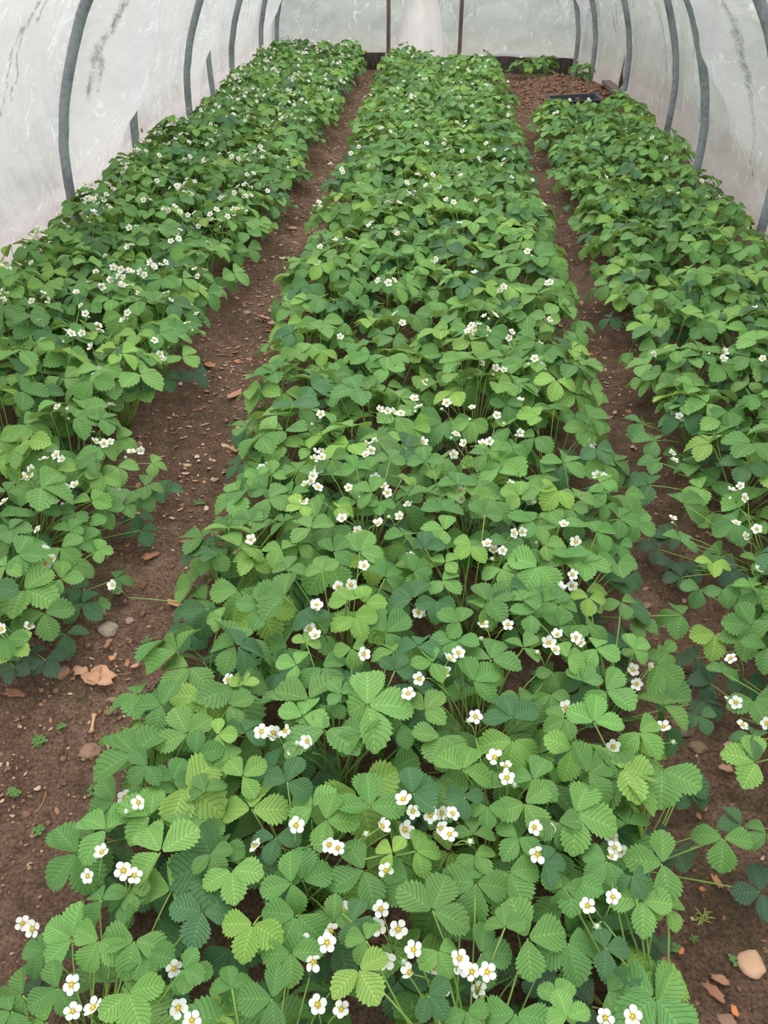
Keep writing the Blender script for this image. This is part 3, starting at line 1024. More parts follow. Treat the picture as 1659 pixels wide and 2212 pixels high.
# ------------------------------------------------------------------ plants on their beds
# leaves read off the photograph: x y (leaf middle), leaflet length, way the end leaflet points, green; capital letter = low in the plant
HERO_LEAVES = '''
229 1792 73 215 b;167 1844 78 145 m;347 1842 85 240 b;370 1924 80 300 b;220 1945 48 235 m;281 1923 40 90 b;271 1943 45 95 m;156 2027 65 205 b;214 2032 60 130 b;291 2032 65 110 m
95 2056 48 190 m;124 2135 58 150 m;278 2145 70 75 b;320 2060 60 95 m;395 2095 45 20 m;275 1830 60 160 D;331 1710 55 70 m;325 1762 65 200 b;50 2150 60 170 m;25 2185 55 150 m;392 1790 60 330 b
543 1749 80 285 y;675 1743 55 225 b;704 1772 62 5 b;799 1743 72 265 m;595 1810 50 105 d;438 1805 50 60 b;476 1837 48 0 m;501 1881 65 85 b;455 1845 45 60 m;630 1908 62 170 m;653 1903 65 270 m
786 1880 72 155 m;640 1978 72 118 m;438 1971 65 110 d;547 1997 65 112 y;722 1991 48 275 m;759 1991 48 20 d;501 2050 65 85 D;628 2060 60 90 m;775 2095 66 60 y;589 2158 68 180 m;408 2097 45 0 m
704 2120 55 185 D;468 2194 40 330 y;792 2032 45 200 b;501 2135 40 260 m;848 1842 42 215 y;897 1839 52 355 b;883 1900 60 140 m;934 1968 78 293 m;1023 1802 45 270 m;1026 1848 46 55 b
1119 1809 50 125 m;1133 1735 65 50 b;1099 1883 65 60 b;1028 1908 72 95 m;1000 1900 45 230 m;1139 2027 82 350 m;1038 2060 62 0 m;947 2054 50 60 b;1091 2004 38 265 m;925 2151 42 45 d;858 2118 72 90 D
1009 2186 48 70 m;1115 2189 75 90 m;1218 1915 50 100 m;1175 1862 45 0 d;1089 1948 45 90 D;1160 2105 45 40 O;977 2135 45 60 D;1205 2168 50 300 b;1053 1743 40 90 m;1003 1722 35 90 d;1205 1776 50 60 m
1243 1757 78 18 b;1355 1780 50 250 m;1311 1860 55 140 m;1430 1662 82 88 b;1432 1866 70 190 m;1236 1905 62 92 m;1385 1945 62 80 b;1441 1960 42 60 b;1226 2037 72 65 m;1308 2049 48 0 d;1358 2115 55 100 d
1313 2143 40 20 m;1225 2198 50 250 b;1405 2027 45 90 O;1460 1835 42 60 O;1562 1811 60 88 m;1601 1783 45 180 d;1643 1927 55 180 O;1655 1800 45 150 m;1478 1690 55 40 D;1420 1800 45 60 O;1366 1893 40 60 d;1385 2205 40 0 D
509 1395 62 195 m;478 1335 32 180 b;408 1442 65 135 b;349 1525 60 190 m;405 1586 62 238 b;324 1599 52 205 m;451 1510 34 280 b;496 1525 48 345 m;527 1582 48 300 d;524 1480 30 270 y;613 1508 54 300 m
423 1632 52 350 m;496 1642 45 200 b;524 1678 52 330 b;319 1654 45 150 m;372 1687 50 300 m;443 1710 45 250 m;470 1588 38 0 y;428 1675 50 90 m;674 1342 42 240 d;765 1333 48 60 y;833 1366 60 330 m
696 1442 55 45 m;760 1401 38 75 b;852 1409 48 255 b;655 1547 55 290 b;824 1502 72 162 b;783 1586 62 212 m;869 1561 52 172 m;917 1535 52 320 b;952 1591 60 112 b;982 1383 50 100 m;904 1396 50 280 d
934 1432 45 170 b;656 1637 45 0 D;620 1690 55 300 d;689 1667 45 20 D;891 1715 60 330 d;1000 1664 72 290 b;772 1462 42 180 d;717 1520 33 45 m;737 1500 35 225 m;853 1449 40 300 d;884 1477 55 20 d
641 1437 42 190 b;661 1389 28 300 y;1061 1425 62 285 m;1131 1399 42 320 m;1023 1472 58 335 m;1107 1551 60 250 d;1125 1518 52 310 m;1189 1500 40 80 m;1108 1599 68 92 b;1235 1619 58 100 b;1283 1561 58 275 b
1271 1671 68 330 m;1152 1685 58 300 m;1309 1492 62 30 b;1287 1401 48 20 b;1226 1421 40 340 b;1208 1354 42 290 m;1147 1328 42 190 m;1266 1350 48 30 m;993 1345 45 200 m;1195 1452 38 95 m;1043 1315 45 350 b
1221 1553 45 160 m;1259 1472 42 290 m;1365 1401 32 30 b;1380 1581 58 40 b;1432 1524 65 310 b;1368 1402 38 340 b;1432 1409 32 45 m;1474 1329 55 190 m;1546 1369 52 90 y;1342 1301 36 60 m;1512 1273 38 100 m
1561 1273 38 60 m;1624 1268 36 300 b;1624 1353 58 185 m;1657 1400 50 90 m;1505 1423 40 180 O;1561 1454 34 300 m;1537 1477 42 190 O;1521 1515 42 40 O;1512 1548 35 50 d;1629 1513 55 60 m;1634 1647 62 200 y
1629 1597 45 200 d;1469 1689 55 20 D;1540 1216 36 80 y;1469 1219 36 90 O;1497 1230 30 60 O;1472 1247 35 180 O;1610 1379 50 90 m;1613 1475 40 60 D
614 1288 65 195 m;567 1315 50 190 m;672 1142 50 225 b;752 1299 42 230 y;777 1193 50 310 b;696 1234 38 270 b;462 1201 42 150 m;544 1206 42 130 y;514 1147 40 190 m;609 1188 45 200 b;620 1231 38 290 m
615 1127 38 210 m;577 1137 38 220 m;539 1127 40 250 m;628 1069 40 230 m;577 1056 38 160 m;511 1066 30 180 m;534 1051 32 240 m;729 1097 38 0 y;772 1084 42 270 b;653 1092 35 160 y;721 1193 42 320 m;643 1016 38 270 m
562 1000 38 170 b;562 973 36 230 m;602 957 35 300 b;770 1011 36 230 m;716 1026 35 310 b;714 993 38 60 m;673 968 35 200 b;643 1178 35 30 b;557 1031 30 200 b;587 1026 32 300 b
831 1249 52 310 m;891 1294 58 225 d;961 1146 45 190 b;1019 1179 42 150 y;1083 1228 42 60 b;1076 1022 45 230 b;988 1047 40 275 m;918 997 38 255 m;955 1254 42 30 b;962 1216 35 330 b;1152 1127 50 190 m
957 1102 42 280 m;917 1185 42 270 d;874 1158 42 300 m;1047 1112 38 300 m;1096 1170 36 90 m;1023 1077 45 350 b;869 1034 32 330 y;927 1064 45 260 m;1122 1072 38 200 b;1170 1059 42 210 m;1053 1299 55 340 m
1129 1297 42 300 m;1185 1304 48 250 m;1101 1271 55 30 d;1119 1218 38 45 m;944 1299 42 90 d;1051 983 38 200 m;1109 973 36 300 m;805 1064 42 200 b;820 1084 32 90 m;881 1066 32 250 m;795 1016 36 210 m;843 993 32 300 m
788 1304 40 0 y;894 1236 42 340 m;1129 1195 42 90 m;1218 1001 48 300 b;1267 930 45 90 m;1246 1074 40 300 b;1231 1095 38 90 m;1289 1150 42 350 m;1337 1121 42 10 m;1372 1130 42 20 b;1261 1217 50 15 b
1176 1178 36 0 b;1202 1226 38 200 m;1272 1291 38 90 y;1333 1217 45 70 m;1357 1247 32 0 D;1337 1178 32 45 m;1422 998 38 190 m;1402 1048 48 190 d;1476 1089 50 340 m;1315 1009 45 0 m;1326 998 38 300 m
1348 1069 45 45 m;1311 1067 40 200 m;1309 1091 30 90 m;1233 1204 40 250 m;1452 1156 36 180 O;1422 1186 38 190 O;1459 1221 36 90 O;1174 1301 42 200 m;1207 1308 42 60 m;1415 952 42 190 m;1387 915 40 200 m;1471 1169 35 300 m;1294 1043 36 20 b
52 1275 68 15 b;132 1183 48 45 b;197 1082 48 320 b;162 1107 35 135 m;167 1223 35 20 m;251 1250 32 0 M;25 1390 42 30 y;132 1251 42 0 b;96 1325 55 80 m;142 1370 45 90 D;177 1304 48 30 D;99 1426 38 60 O
357 1059 32 0 D;296 1115 34 90 D;306 1145 36 60 D;86 1107 40 250 m;35 1115 35 300 m;22 1145 40 0 m;25 1165 45 200 m;38 1198 50 0 m;13 1223 40 150 b;253 1008 42 90 b;124 1016 35 80 y;48 985 36 180 b;86 970 36 300 m
205 998 36 170 m;223 1028 38 130 b;238 1069 42 0 m;268 1092 36 45 m;228 1102 40 80 m;192 1137 38 60 m;149 1147 36 320 m;314 1051 34 0 m;309 1072 34 45 m;84 1036 36 330 m;71 1061 38 45 m;15 1061 40 300 m
182 1170 38 45 m;210 1190 30 0 b;213 1302 25 20 M;13 1380 42 90 m;51 1340 38 90 D;152 1271 40 45 D;327 1001 30 0 b;30 1440 35 120 O;60 1415 35 60 O
'''
HERO_FLOWERS = '''
270 1722;300 1733;221 1841;290 1892;267 1880;191 1892;49 1994;72 2006;375 2091;156 2127;157 2186;203 2178;384 2176;415 2203;639 1783;553 1828;710 1824;729 1832;739 1967;714 2009;705 2037;657 2035;676 2077
685 2171;738 2181;872 1728;891 1752;824 1786;873 1792;927 1743;932 1761;954 1756;977 1758;951 1789;971 1804;833 1880;823 1963;818 2002;861 2008;894 2052;833 2072;886 2102;935 2091;999 2086;992 2070;1020 2100
1052 2100;951 2133;1032 2135;1153 1787;1190 1791;1161 1844;1327 1830;1322 1808;1319 1851;1342 1838;1325 1938;1269 1957;1309 2198;1365 2195;493 1467;591 1583;565 1581;617 1579;684 1308;670 1360;681 1373;909 1313
904 1323;785 1413;907 1466;966 1454;882 1499;665 1601;637 1623;990 1411;970 1424;1140 1305;1097 1349;1044 1349;1204 1372;1244 1377;1254 1389;1185 1389;1198 1404;1221 1529;1027 1548;1326 1614;1361 1651;1378 1670
1347 1687;1069 1637;1093 1656;1095 1681;1365 1447;1375 1477;1636 1233;1579 1423;1603 1424;1576 1513;1589 1517;1603 1567;1655 1562;1403 1442;1373 1477;1433 1571;1461 1696;565 1011;580 1003;600 992;675 1028;673 1040
659 1047;686 1053;694 977;678 992;695 988;681 977;687 1016;656 1084;753 1054;772 1147;739 1120;815 1131;786 1223;757 1264;732 1268;463 1158;514 1188;684 1307;792 960;791 982;801 973;810 953;810 1032;543 1166
829 1051;837 1064;881 1090;864 1116;818 1131;979 982;1003 958;1042 959;1058 954;913 955;995 1061;998 1079;1103 1046;1147 1082;1109 1152;1127 1149;1053 1175;1067 1187;1086 1189;886 1202;1191 1125;1139 1306;910 1314
1275 960;1276 969;1290 1028;1303 1030;1123 935;1202 1125;1218 1133;1244 1170;1236 1241;1210 1269;1236 1265;1262 1206;1452 978;1456 995;1452 1121;1472 904;95 993;122 983;134 993;68 1013;54 1031;65 1031;96 1058
162 1049;144 1056;116 1081;9 1085;81 1144;258 1065;268 1077;195 1179;196 1192;97 1220;114 1207;116 1223;96 1188;244 1264;62 1354;3 1360;284 977;305 974;205 954;225 958;238 955;600 815;672 862;693 895;820 885
838 888;866 893;895 862;915 830;918 822;905 880;985 938;1124 865;1120 835;1073 897;1070 795;1088 800;1040 785;1100 730;1105 718;1010 715;1165 745;1170 790;1155 775;1188 690;965 870;1020 880;735 728;850 890
1467 900;1455 890;1645 710;1648 775;1412 765;1600 1050;1607 1075;1580 1060;1590 1130;1610 1158;1635 1143;369 733;345 765;355 778;198 750;215 800;245 795;262 788;205 808;125 880;150 885;240 875;227 920;230 910
185 678;165 632;175 660;268 590;265 620;410 660;425 678;402 655;355 620;95 510
'''

NUMW = ['no', 'one', 'two', 'three', 'four', 'five', 'six', 'seven', 'eight', 'nine', 'ten', 'eleven', 'twelve']
plants = []


class P:
    pass


def plan_row(bed, phrase, x, y0, y1, step, dens, flowers, r=0.19, h=0.25):
    n = int((y1 - y0) / step) + 1
    for i in range(n):
        p = P()
        p.bed, p.phrase, p.i = bed, phrase, i
        p.x = x + R.uniform(-0.035, 0.035)
        p.y = y0 + i * step + R.uniform(-0.05, 0.05)
        p.r, p.h = r * R.uniform(0.88, 1.1), h * R.uniform(0.85, 1.12)
        p.n = max(8, int(dens * R.uniform(0.85, 1.15)))
        p.fl = flowers(p) if callable(flowers) else flowers
        p.hleaves, p.hflowers = [], []
        plants.append(p)


def fl_left(p):
    return max(0, int(R.gauss(7.0 if p.y > 2.6 else 3.0, 2.6)))


def fl_mid(p):
    return max(0, int(R.gauss(3.0, 1.8)))


def fl_right(p):
    return max(0, int(R.gauss(1.3, 1.0)))


ST = 0.30
plan_row('left', 'row beside left path', -0.99, 1.40, 10.1, ST, 24, fl_left)
plan_row('left', 'second row from left path', -1.26, 1.75, 10.1, ST, 24, fl_left)
plan_row('left', 'third row from left path', -1.51, 2.40, 10.1, ST, 24, fl_left)
plan_row('left', 'row along left sheet', -1.71, 3.05, 10.1, ST, 20, fl_left, 0.14)
plan_row('middle', 'row beside left path', -0.41, 0.52, 9.9, ST, 25, fl_mid)
plan_row('middle', 'second row from left path', -0.14, 0.40, 9.5, ST, 25, fl_mid)
plan_row('middle', 'third row from left path', 0.14, 0.50, 9.5, ST, 25, fl_mid)
plan_row('middle', 'row beside right path', 0.40, 0.62, 9.9, ST, 25, fl_mid)
plan_row('right', 'row beside right path', 0.92, 0.84, 7.3, ST, 24, fl_right)
plan_row('right', 'second row from right path', 1.20, 1.70, 7.3, ST, 24, fl_right)
plan_row('right', 'row along right sheet', 1.47, 2.6, 7.4, ST, 20, fl_right, 0.16)
plan_row('right', 'on bare soil by the end wall', 0.85, 9.95, 10.0, ST, 14, 2, 0.15, 0.22)
plan_row('right', 'on bare soil near the end wall', 1.12, 9.85, 9.9, ST, 14, 2, 0.14, 0.2)
plan_row('right', 'at the foot of the last hoop', 1.36, 9.35, 9.4, ST, 12, 1, 0.11, 0.14)

TONE_OF = dict(b='bright', m='mid', d='deep', y='young', o='old')


def canopy_top(x, y):
    """height of the leaf canopy above the soil across a bed"""
    for lo, hi in (BED_L, BED_M, BED_R):
        if lo - 0.15 <= x <= hi + 0.15:
            lo2 = lo if lo != BED_L[0] else -2.4
            c, hw = (lo2 + hi) / 2, (hi - lo2) / 2 + 0.08
            return 0.26 * (1 - 0.42 * min(1.2, abs(x - c) / hw) ** 3)
    return 0.15


def onto_canopy(px, py, f):
    z = 0.22 * f
    for _ in range(4):
        w = at(px, py, z)
        z = 0.5 * z + 0.5 * (canopy_top(w.x, w.y) * f + ground_z(w.x, w.y))
    return at(px, py, z)


def nearest_plant(w):
    bed = 'left' if w.x < -0.70 else 'right' if w.x > 0.66 else 'middle'
    return min((p for p in plants if p.bed == bed), key=lambda p: (p.x - w.x) ** 2 + (p.y + 0.03 - w.y) ** 2)


for q in HERO_LEAVES.replace('\n', ';').split(';'):
    if q.strip():
        px, py, L_, an, tn = q.split()
        px, py, L_, an = float(px), float(py), float(L_), math.radians(float(an))
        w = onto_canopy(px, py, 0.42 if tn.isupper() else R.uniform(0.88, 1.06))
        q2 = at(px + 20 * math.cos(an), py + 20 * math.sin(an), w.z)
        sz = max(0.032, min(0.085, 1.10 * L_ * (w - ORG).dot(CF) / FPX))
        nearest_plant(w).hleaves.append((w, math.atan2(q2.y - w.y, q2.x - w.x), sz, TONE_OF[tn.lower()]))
for q in HERO_FLOWERS.replace('\n', ';').split(';'):
    if q.strip():
        px, py = (float(v) for v in q.split())
        w = onto_canopy(px, py, R.uniform(0.85, 1.12))
        nearest_plant(w).hflowers.append(w)

NEAR_Y = 6.2
HERO_Y = 2.15      # up to here leaves and flowers follow the photograph one by one
HERO_FLOWER_Y = 2.6


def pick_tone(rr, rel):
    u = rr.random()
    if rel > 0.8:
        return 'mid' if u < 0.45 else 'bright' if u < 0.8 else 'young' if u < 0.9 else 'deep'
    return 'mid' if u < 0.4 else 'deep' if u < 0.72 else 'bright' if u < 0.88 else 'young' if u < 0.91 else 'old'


for n_, p in enumerate(plants):
    rr = random.Random(5000 + n_)
    root = bpy.data.objects.new('strawberry_plant', None)
    gz = ground_z(p.x, p.y)
    root.location = (p.x, p.y, gz)
    root.empty_display_size = 0.05
    COL.objects.link(root)
    p.root = root
    near = p.y < NEAR_Y
    hero = p.y < HERO_Y and p.hleaves
    n = max(int(p.n * 0.6), p.n - len(p.hleaves) // 2) if hero else p.n
    dense = len(p.hleaves) >= 9
    ph0 = rr.uniform(0, 6.28)
    for i in range(n):
        u = (i + 0.5) / n
        rad = p.r * math.sqrt(u) * rr.uniform(0.85, 1.12)
        ph = ph0 + i * 2.39996 + rr.uniform(-0.35, 0.35)
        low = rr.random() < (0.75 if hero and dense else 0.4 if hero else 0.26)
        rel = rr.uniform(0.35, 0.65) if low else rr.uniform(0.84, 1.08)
        lx = rad * math.cos(ph)
        lo_, hi_ = dict(left=(-1.80, -0.88), middle=(-0.52, 0.52), right=(0.80, 1.62))[p.bed]
        if p.bed == 'middle' and p.y < 1.1:
            hi_ = 0.37
        soft = 0.0 if p.y < 2.6 else 0.07
        gx = min(max(p.x + lx, lo_ - (soft if p.bed != 'left' else 0)), hi_ + (soft if p.bed != 'right' else 0)) - p.x
        z = p.h * rel * (1 - 0.42 * (rad / p.r) ** 2)
        z = max(0.05, z)
        tilt = 0.10 + 0.55 * (rad / p.r) ** 1.5 + rr.uniform(-0.25, 0.25)
        size = rr.uniform(0.058, 0.082) * (0.85 if low else 1.0)
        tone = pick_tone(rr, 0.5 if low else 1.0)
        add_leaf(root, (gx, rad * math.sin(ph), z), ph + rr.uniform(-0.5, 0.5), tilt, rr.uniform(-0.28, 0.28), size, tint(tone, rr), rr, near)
    for w, hd, sz, tn in p.hleaves if p.y < 2.6 else ():
        c = w - root.location
        m_ = Matrix.Rotation(rr.uniform(0.05, 0.35), 4, 'X')
        add_leaf(root, c, hd, rr.uniform(-0.15, 0.25), rr.uniform(-0.2, 0.2), sz, tint(tn, rr), rr, True, None, None, m_)
    hf = list(p.hflowers)
    while hf:
        first = hf.pop(0)
        grp = [first] + [w for w in hf if (w - first).length < 0.075]
        hf = [w for w in hf if (w - first).length >= 0.075]
        mean = sum(grp, Vector()) / len(grp) - root.location
        base = mean * 0.9
        base.z = mean.z - 0.04
        ends = []
        for w in grp:
            e = w - root.location
            d = e - base
            face = (6 * d.x + rr.uniform(-0.6, 0.6), 6 * d.y - 0.35 + rr.uniform(-0.6, 0.5), 0.8)
            ends.append((e, face))
            add_flower(root, e, face, rr, near, rr.uniform(0.74, 0.95))
        if rr.random() < 0.5:
            a = rr.uniform(0, 6.28)
            e = base + Vector((0.025 * math.cos(a), 0.025 * math.sin(a), 0.02))
            put('flower_bud', BUD_ME, root, Matrix.Translation(e))
            ends.append((e, (0, 0, 1)))
        add_truss(root, base, ends, rr, near)
    nf = 0 if p.y < HERO_FLOWER_Y else p.fl
    left = nf
    while left > 0:
        k = min(left, rr.choice((1, 2, 2, 3, 4)))
        left -= k
        ph = rr.uniform(0, 6.28)
        rad = p.r * rr.uniform(0.2, 0.95)
        jz = p.h * rr.uniform(0.85, 1.05) * (1 - 0.25 * (rad / p.r) ** 2)
        base = (rad * math.cos(ph), rad * math.sin(ph), jz)
        ends = []
        for q in range(k):
            a = rr.uniform(0, 6.28)
            d = rr.uniform(0.015, 0.04)
            e = (base[0] + d * math.cos(a), base[1] + d * math.sin(a), jz + rr.uniform(0.005, 0.04))
            face = (0.6 * math.cos(a) + rr.uniform(-0.3, 0.3), 0.6 * math.sin(a) - 0.25 + rr.uniform(-0.3, 0.3), 0.9)
            ends.append((e, face))
            add_flower(root, e, face, rr, near, rr.uniform(0.85, 1.05))
        if rr.random() < 0.4:
            a = rr.uniform(0, 6.28)
            e = (base[0] + 0.02 * math.cos(a), base[1] + 0.02 * math.sin(a), jz + 0.01)
            put('flower_bud', BUD_ME, root, Matrix.Translation(e))
            ends.append((e, (0, 0, 1)))
        add_truss(root, base, ends, rr, near)
    nf += len(p.hflowers)
    look = f'with {NUMW[min(nf, 12)]} flower{"" if nf == 1 else "s"}' if nf else 'without flowers'
    if 'bare soil' in p.phrase or 'hoop' in p.phrase:
        lab = f'small strawberry plant {p.phrase}, {look}'
    else:
        lab = f'strawberry plant {look}, {p.bed} bed, {p.phrase}, {ORD[p.i]} from front'
    thing(root, lab, 'plant', f'strawberry plants in the {p.bed} bed')
print('plants', len(plants), 'objects', len(bpy.data.objects))

# ------------------------------------------------------------------ stones, dead leaves, sticks and weeds on the paths


def lump_mesh(name, mat, sx, sy, sz, seed, rough=0.25, sub=2):
    import bmesh
    bm = bmesh.new()
    bmesh.ops.create_icosphere(bm, subdivisions=sub, radius=1.0)
    for v in bm.verts:
        n = v.co.normalized()
        k = 1 + rough * mnoise.noise(n * 1.3 + Vector((seed * 3.1, seed, 0))) + 0.4 * rough * mnoise.noise(n * 3.5 + Vector((0, seed, seed)))
        v.co = Vector((n.x * sx * k, n.y * sy * k, n.z * sz * k))
    me = bpy.data.meshes.new(name)
    bm.to_mesh(me)
    bm.free()
    me.materials.append(mat)
    me.polygons.foreach_set('use_smooth', [True] * len(me.polygons))
    return me


def flake_mesh(name, mat, l, w, seed, curl=0.3, jag=0.25, n=12):
    """a dead leaf or bark flake: ragged outline, curled, with thickness"""
    rr = random.Random(seed)
    out = []
    for k in range(n):
        a = 2 * math.pi * k / n
        f = 1 + jag * rr.uniform(-1, 1)
        out.append((0.5 * l * math.cos(a) * f, 0.5 * w * math.sin(a) * f))
    th = 0.0016
    top, bot = [], []
    ph = rr.uniform(0, 3)

    def zz(x, y):
        return 0.004 + curl * ((y * y) / max(w, 1e-4) * 1.2 + (x * x) / l * 0.5) + 0.003 * math.sin(60 * x + ph) + 0.002 * math.sin(70 * y + ph)
    vs = [(0, 0, zz(0, 0) + th)] + [(x * 0.5, y * 0.5, zz(x * .5, y * .5) + th) for x, y in out] + [(x, y, zz(x, y) + th) for x, y in out]
    m = len(vs)
    vs += [(x, y, z - 2 * th) for x, y, z in vs]
    fs = []
    for k in range(n):
        k2 = (k + 1) % n
        a0, a1, b0, b1 = 1 + k, 1 + k2, 1 + n + k, 1 + n + k2
        fs += [(0, a0, a1), (a0, b0, b1, a1), (m, m + a1, m + a0), (m + a0, m + a1, m + b1, m + b0), (b0, m + b0, m + b1, b1)]
    b = MB()
    b.add(vs, fs)
    return b.mesh(name, [mat])


DEBRIS = '''
stone|235 1363 44 30|156 142 124|round grey brown stone at the end of the left bed|20
stone|444 1327 20 20|196 172 152|pale three cornered stone at the edge of the middle bed|60
stone|280 1342 20 15|166 138 122|small pinkish clod like stone beside the round grey brown stone|10
stone|493 1295 15 12|158 126 112|small round pink stone under the leaves of the middle bed|0
stone|533 677 18 14|156 146 134|small grey stone beside the left bed halfway along the path|0
stone|195 1625 48 32|146 116 98|flat brown clod like stone on the left path below the bone coloured stick|10
stone|1507 1616 40 24|132 108 84|brown rounded stone on the right path below the dark leaves|8
stone|1576 1612 20 22|170 148 132|pale angular stone beside the right bed at the right path|70
stone|1475 1586 20 26|116 98 88|dull upright stone at the edge of the middle bed on the right path|80
stone|1620 2085 60 46|198 160 132|large pinkish white stone half buried in the right path|15
stone|1434 2092 44 30|136 102 84|flat brown clod like stone next to the lowest leaves on the right path|10
stone|1494 1983 10 7|190 172 150|tiny pale pebble beside the wilted moss on the right path|0
stone|1565 2205 46 22|150 116 100|pinkish brown clod like stone at the near end of the right path|0
stone|72 1806 14 9|176 126 104|tiny orange pebble near the middle bed on the left path|0
stone|135 1455 34 26|148 116 98|reddish brown clod like stone below the dark leaves of the left bed|60
stone|632 494 22 10|188 156 126|flat tan stone in the far part of the left path|0
stone|1461 1434 18 22|128 98 84|small reddish brown stone under the old leaves of the right bed|70
stone|1476 1247 26 12|140 96 66|rusty flat stone under the old leaves beside the right path|0
leaf|222 1466 62 44|196 152 122|big crumpled tan dead leaf on the left path|15
leaf|196 1472 44 40|186 140 112|folded tan dead leaf tucked against the big crumpled one|70
leaf|175 1459 32 20|194 150 122|small curled tan dead leaf touching the big crumpled one|20
leaf|325 1207 40 20|170 122 96|tan dead leaf near the end of the left bed on the path|150
leaf|378 1308 34 16|196 146 112|twisted tan dead leaf in the middle of the left path|10
leaf|237 1395 30 14|158 118 98|grey tan dead leaf just below the round grey brown stone|120
leaf|226 1662 14 10|206 190 70|bright yellow leaf scrap among clover on the left path|0
leaf|222 1664 14 9|192 136 100|orange tan leaf scrap under the bright yellow one|0
leaf|572 692 34 16|196 150 126|ragged pinkish dead leaf in the far part of the left path|10
leaf|588 701 22 12|192 146 120|small ragged dead leaf beside the ragged pinkish one|30
leaf|505 856 46 20|188 142 116|long tan dead leaf lying across the left path|160
leaf|452 793 36 14|186 136 106|orange tan dead leaf at the edge of the left bed|20
leaf|570 755 20 10|182 138 116|small curled dead leaf between the two beds|150
leaf|580 430 20 10|190 130 60|orange withered strawberry leaf at the edge of the left bed|10
leaf|520 616 18 14|196 146 66|yellow orange withered leaf hanging at the left bed edge|60
leaf|515 975 22 30|186 142 116|tan dead leaf at the edge of the middle bed|70
leaf|515 1008 16 8|178 138 112|narrow tan leaf scrap at the edge of the middle bed|150
leaf|1565 1668 26 14|184 142 122|pinkish dead leaf under the yellow green leaves of the right bed|20
leaf|1542 1908 30 12|196 138 104|curled orange dead leaf in the right path above the wilted moss|50
leaf|1512 1931 14 7|190 126 84|small orange leaf scrap beside the wilted moss|0
leaf|225 1190 22 14|184 130 60|rusty withered leaf at the edge of the left bed|80
leaf|35 1508 60 20|150 104 86|reddish bark flake at the near end of the left bed|10
leaf|1345 1505 34 16|168 120 98|reddish dead leaf under the bright leaves beside the right path|20
leaf|1393 1315 26 18|150 116 102|greyish bark flake on the right path beside a dark leaf|60
leaf|1366 1335 20 7|196 130 92|narrow orange leaf scrap on the right path, left of two others|10
leaf|1398 1333 14 7|196 136 100|narrow orange leaf scrap on the right path, between two others|70
leaf|1430 1338 14 7|200 140 104|narrow orange leaf scrap on the right path, right of two others|150
leaf|1430 1357 18 8|196 142 112|pinkish leaf scrap on the right path beside the wide green leaf|50
bark|415 1177 54 13|164 120 92|flat bark strip on the left path beside a low strawberry leaf|0
bark|247 1518 36 12|150 124 96|greenish tan bark chip on the left path above the pale stick|0
bark|1540 2147 52 18|158 116 92|long bark flake pointing down the right path|45
bark|1552 2122 42 16|164 124 100|flat bark flake above the long one on the right path|25
bark|1585 2188 26 12|206 132 84|orange seed husk on the right path below the two bark flakes|60
bark|1469 2064 18 10|204 130 80|orange seed husk beside the flat brown clod on the right path|110
bark|1520 1753 14 9|200 140 100|orange seed husk beside the old leaves of the right path|140
bark|1505 1769 16 8|196 146 108|tan seed husk below the orange one beside the old leaves|60
bark|243 1430 14 12|200 140 104|orange chip above the big crumpled dead leaf|80
bark|293 1445 20 8|196 148 118|tan chip to the right of the big crumpled dead leaf|160
bark|397 1384 16 8|200 140 102|orange chip beside the middle bed near the green seedling|20
bark|452 1260 12 6|188 136 104|tan chip on the left path beyond the pale three cornered stone|60
stick|202 1567 46 7|204 166 130|bone coloured stick with flared ends on the left path|100
stick|232 1612 24 5|200 160 132|short pale stick below the bone coloured one|65
stick|88 1735 52 3|176 132 96|thin bent twig at the near end of the left path|115
stick|428 1350 40 3|160 128 90|thin straw lying beside the pale three cornered stone|15
stick|270 1457 26 2|176 150 100|thin stalk of the big crumpled dead leaf|170
stick|1430 2195 46 3|176 106 76|thin reddish runner at the near end of the right path|60
stick|1500 1745 60 2|112 96 60|thin dry straw beside the old leaves on the right path|20
stick|1410 1470 40 2|120 100 80|thin dry straw across the right path|150
stick|335 1270 40 2|150 124 92|thin dry straw near the end of the left bed|20
weed|320 1398 26 0|0 0 0|upright green seedling on the left path above the big dead leaf|0
weed|135 1578 18 1|0 0 0|tiny three leaved seedling in the middle of the left path|0
weed|85 1605 30 1|0 0 0|patch of tiny seedlings on the left path beside the pale sticks|0
weed|230 1658 34 1|0 0 0|patch of clover around the bright yellow leaf scrap|0
weed|208 1708 34 1|0 0 0|patch of clover against the middle bed beside the two white flowers|0
weed|85 1795 24 1|0 0 0|low seedling above the tiny orange pebble|0
weed|30 1718 22 1|0 0 0|low seedling at the near end of the left path by the bent twig|0
weed|430 1088 26 1|0 0 0|small round leaved weed in the left path beside the middle bed|0
weed|470 1288 26 0|0 0 0|small grassy weed at the middle bed edge beside the round pink stone|0
weed|400 1355 16 1|0 0 0|tiny seedling beside the pale three cornered stone|0
weed|1515 1985 40 2|0 0 0|wilted yellow green moss tuft in the right path|0
weed|1495 2035 20 0|0 0 0|small pale grass tuft in the right path under the moss|0
weed|1453 2053 12 1|0 0 0|tiny clover seedling above the orange seed husk|0
weed|1583 2078 14 1|0 0 0|tiny clover seedling touching the large pinkish stone|0
weed|545 885 20 0|0 0 0|small grass tuft beside the middle bed, left path|0
'''


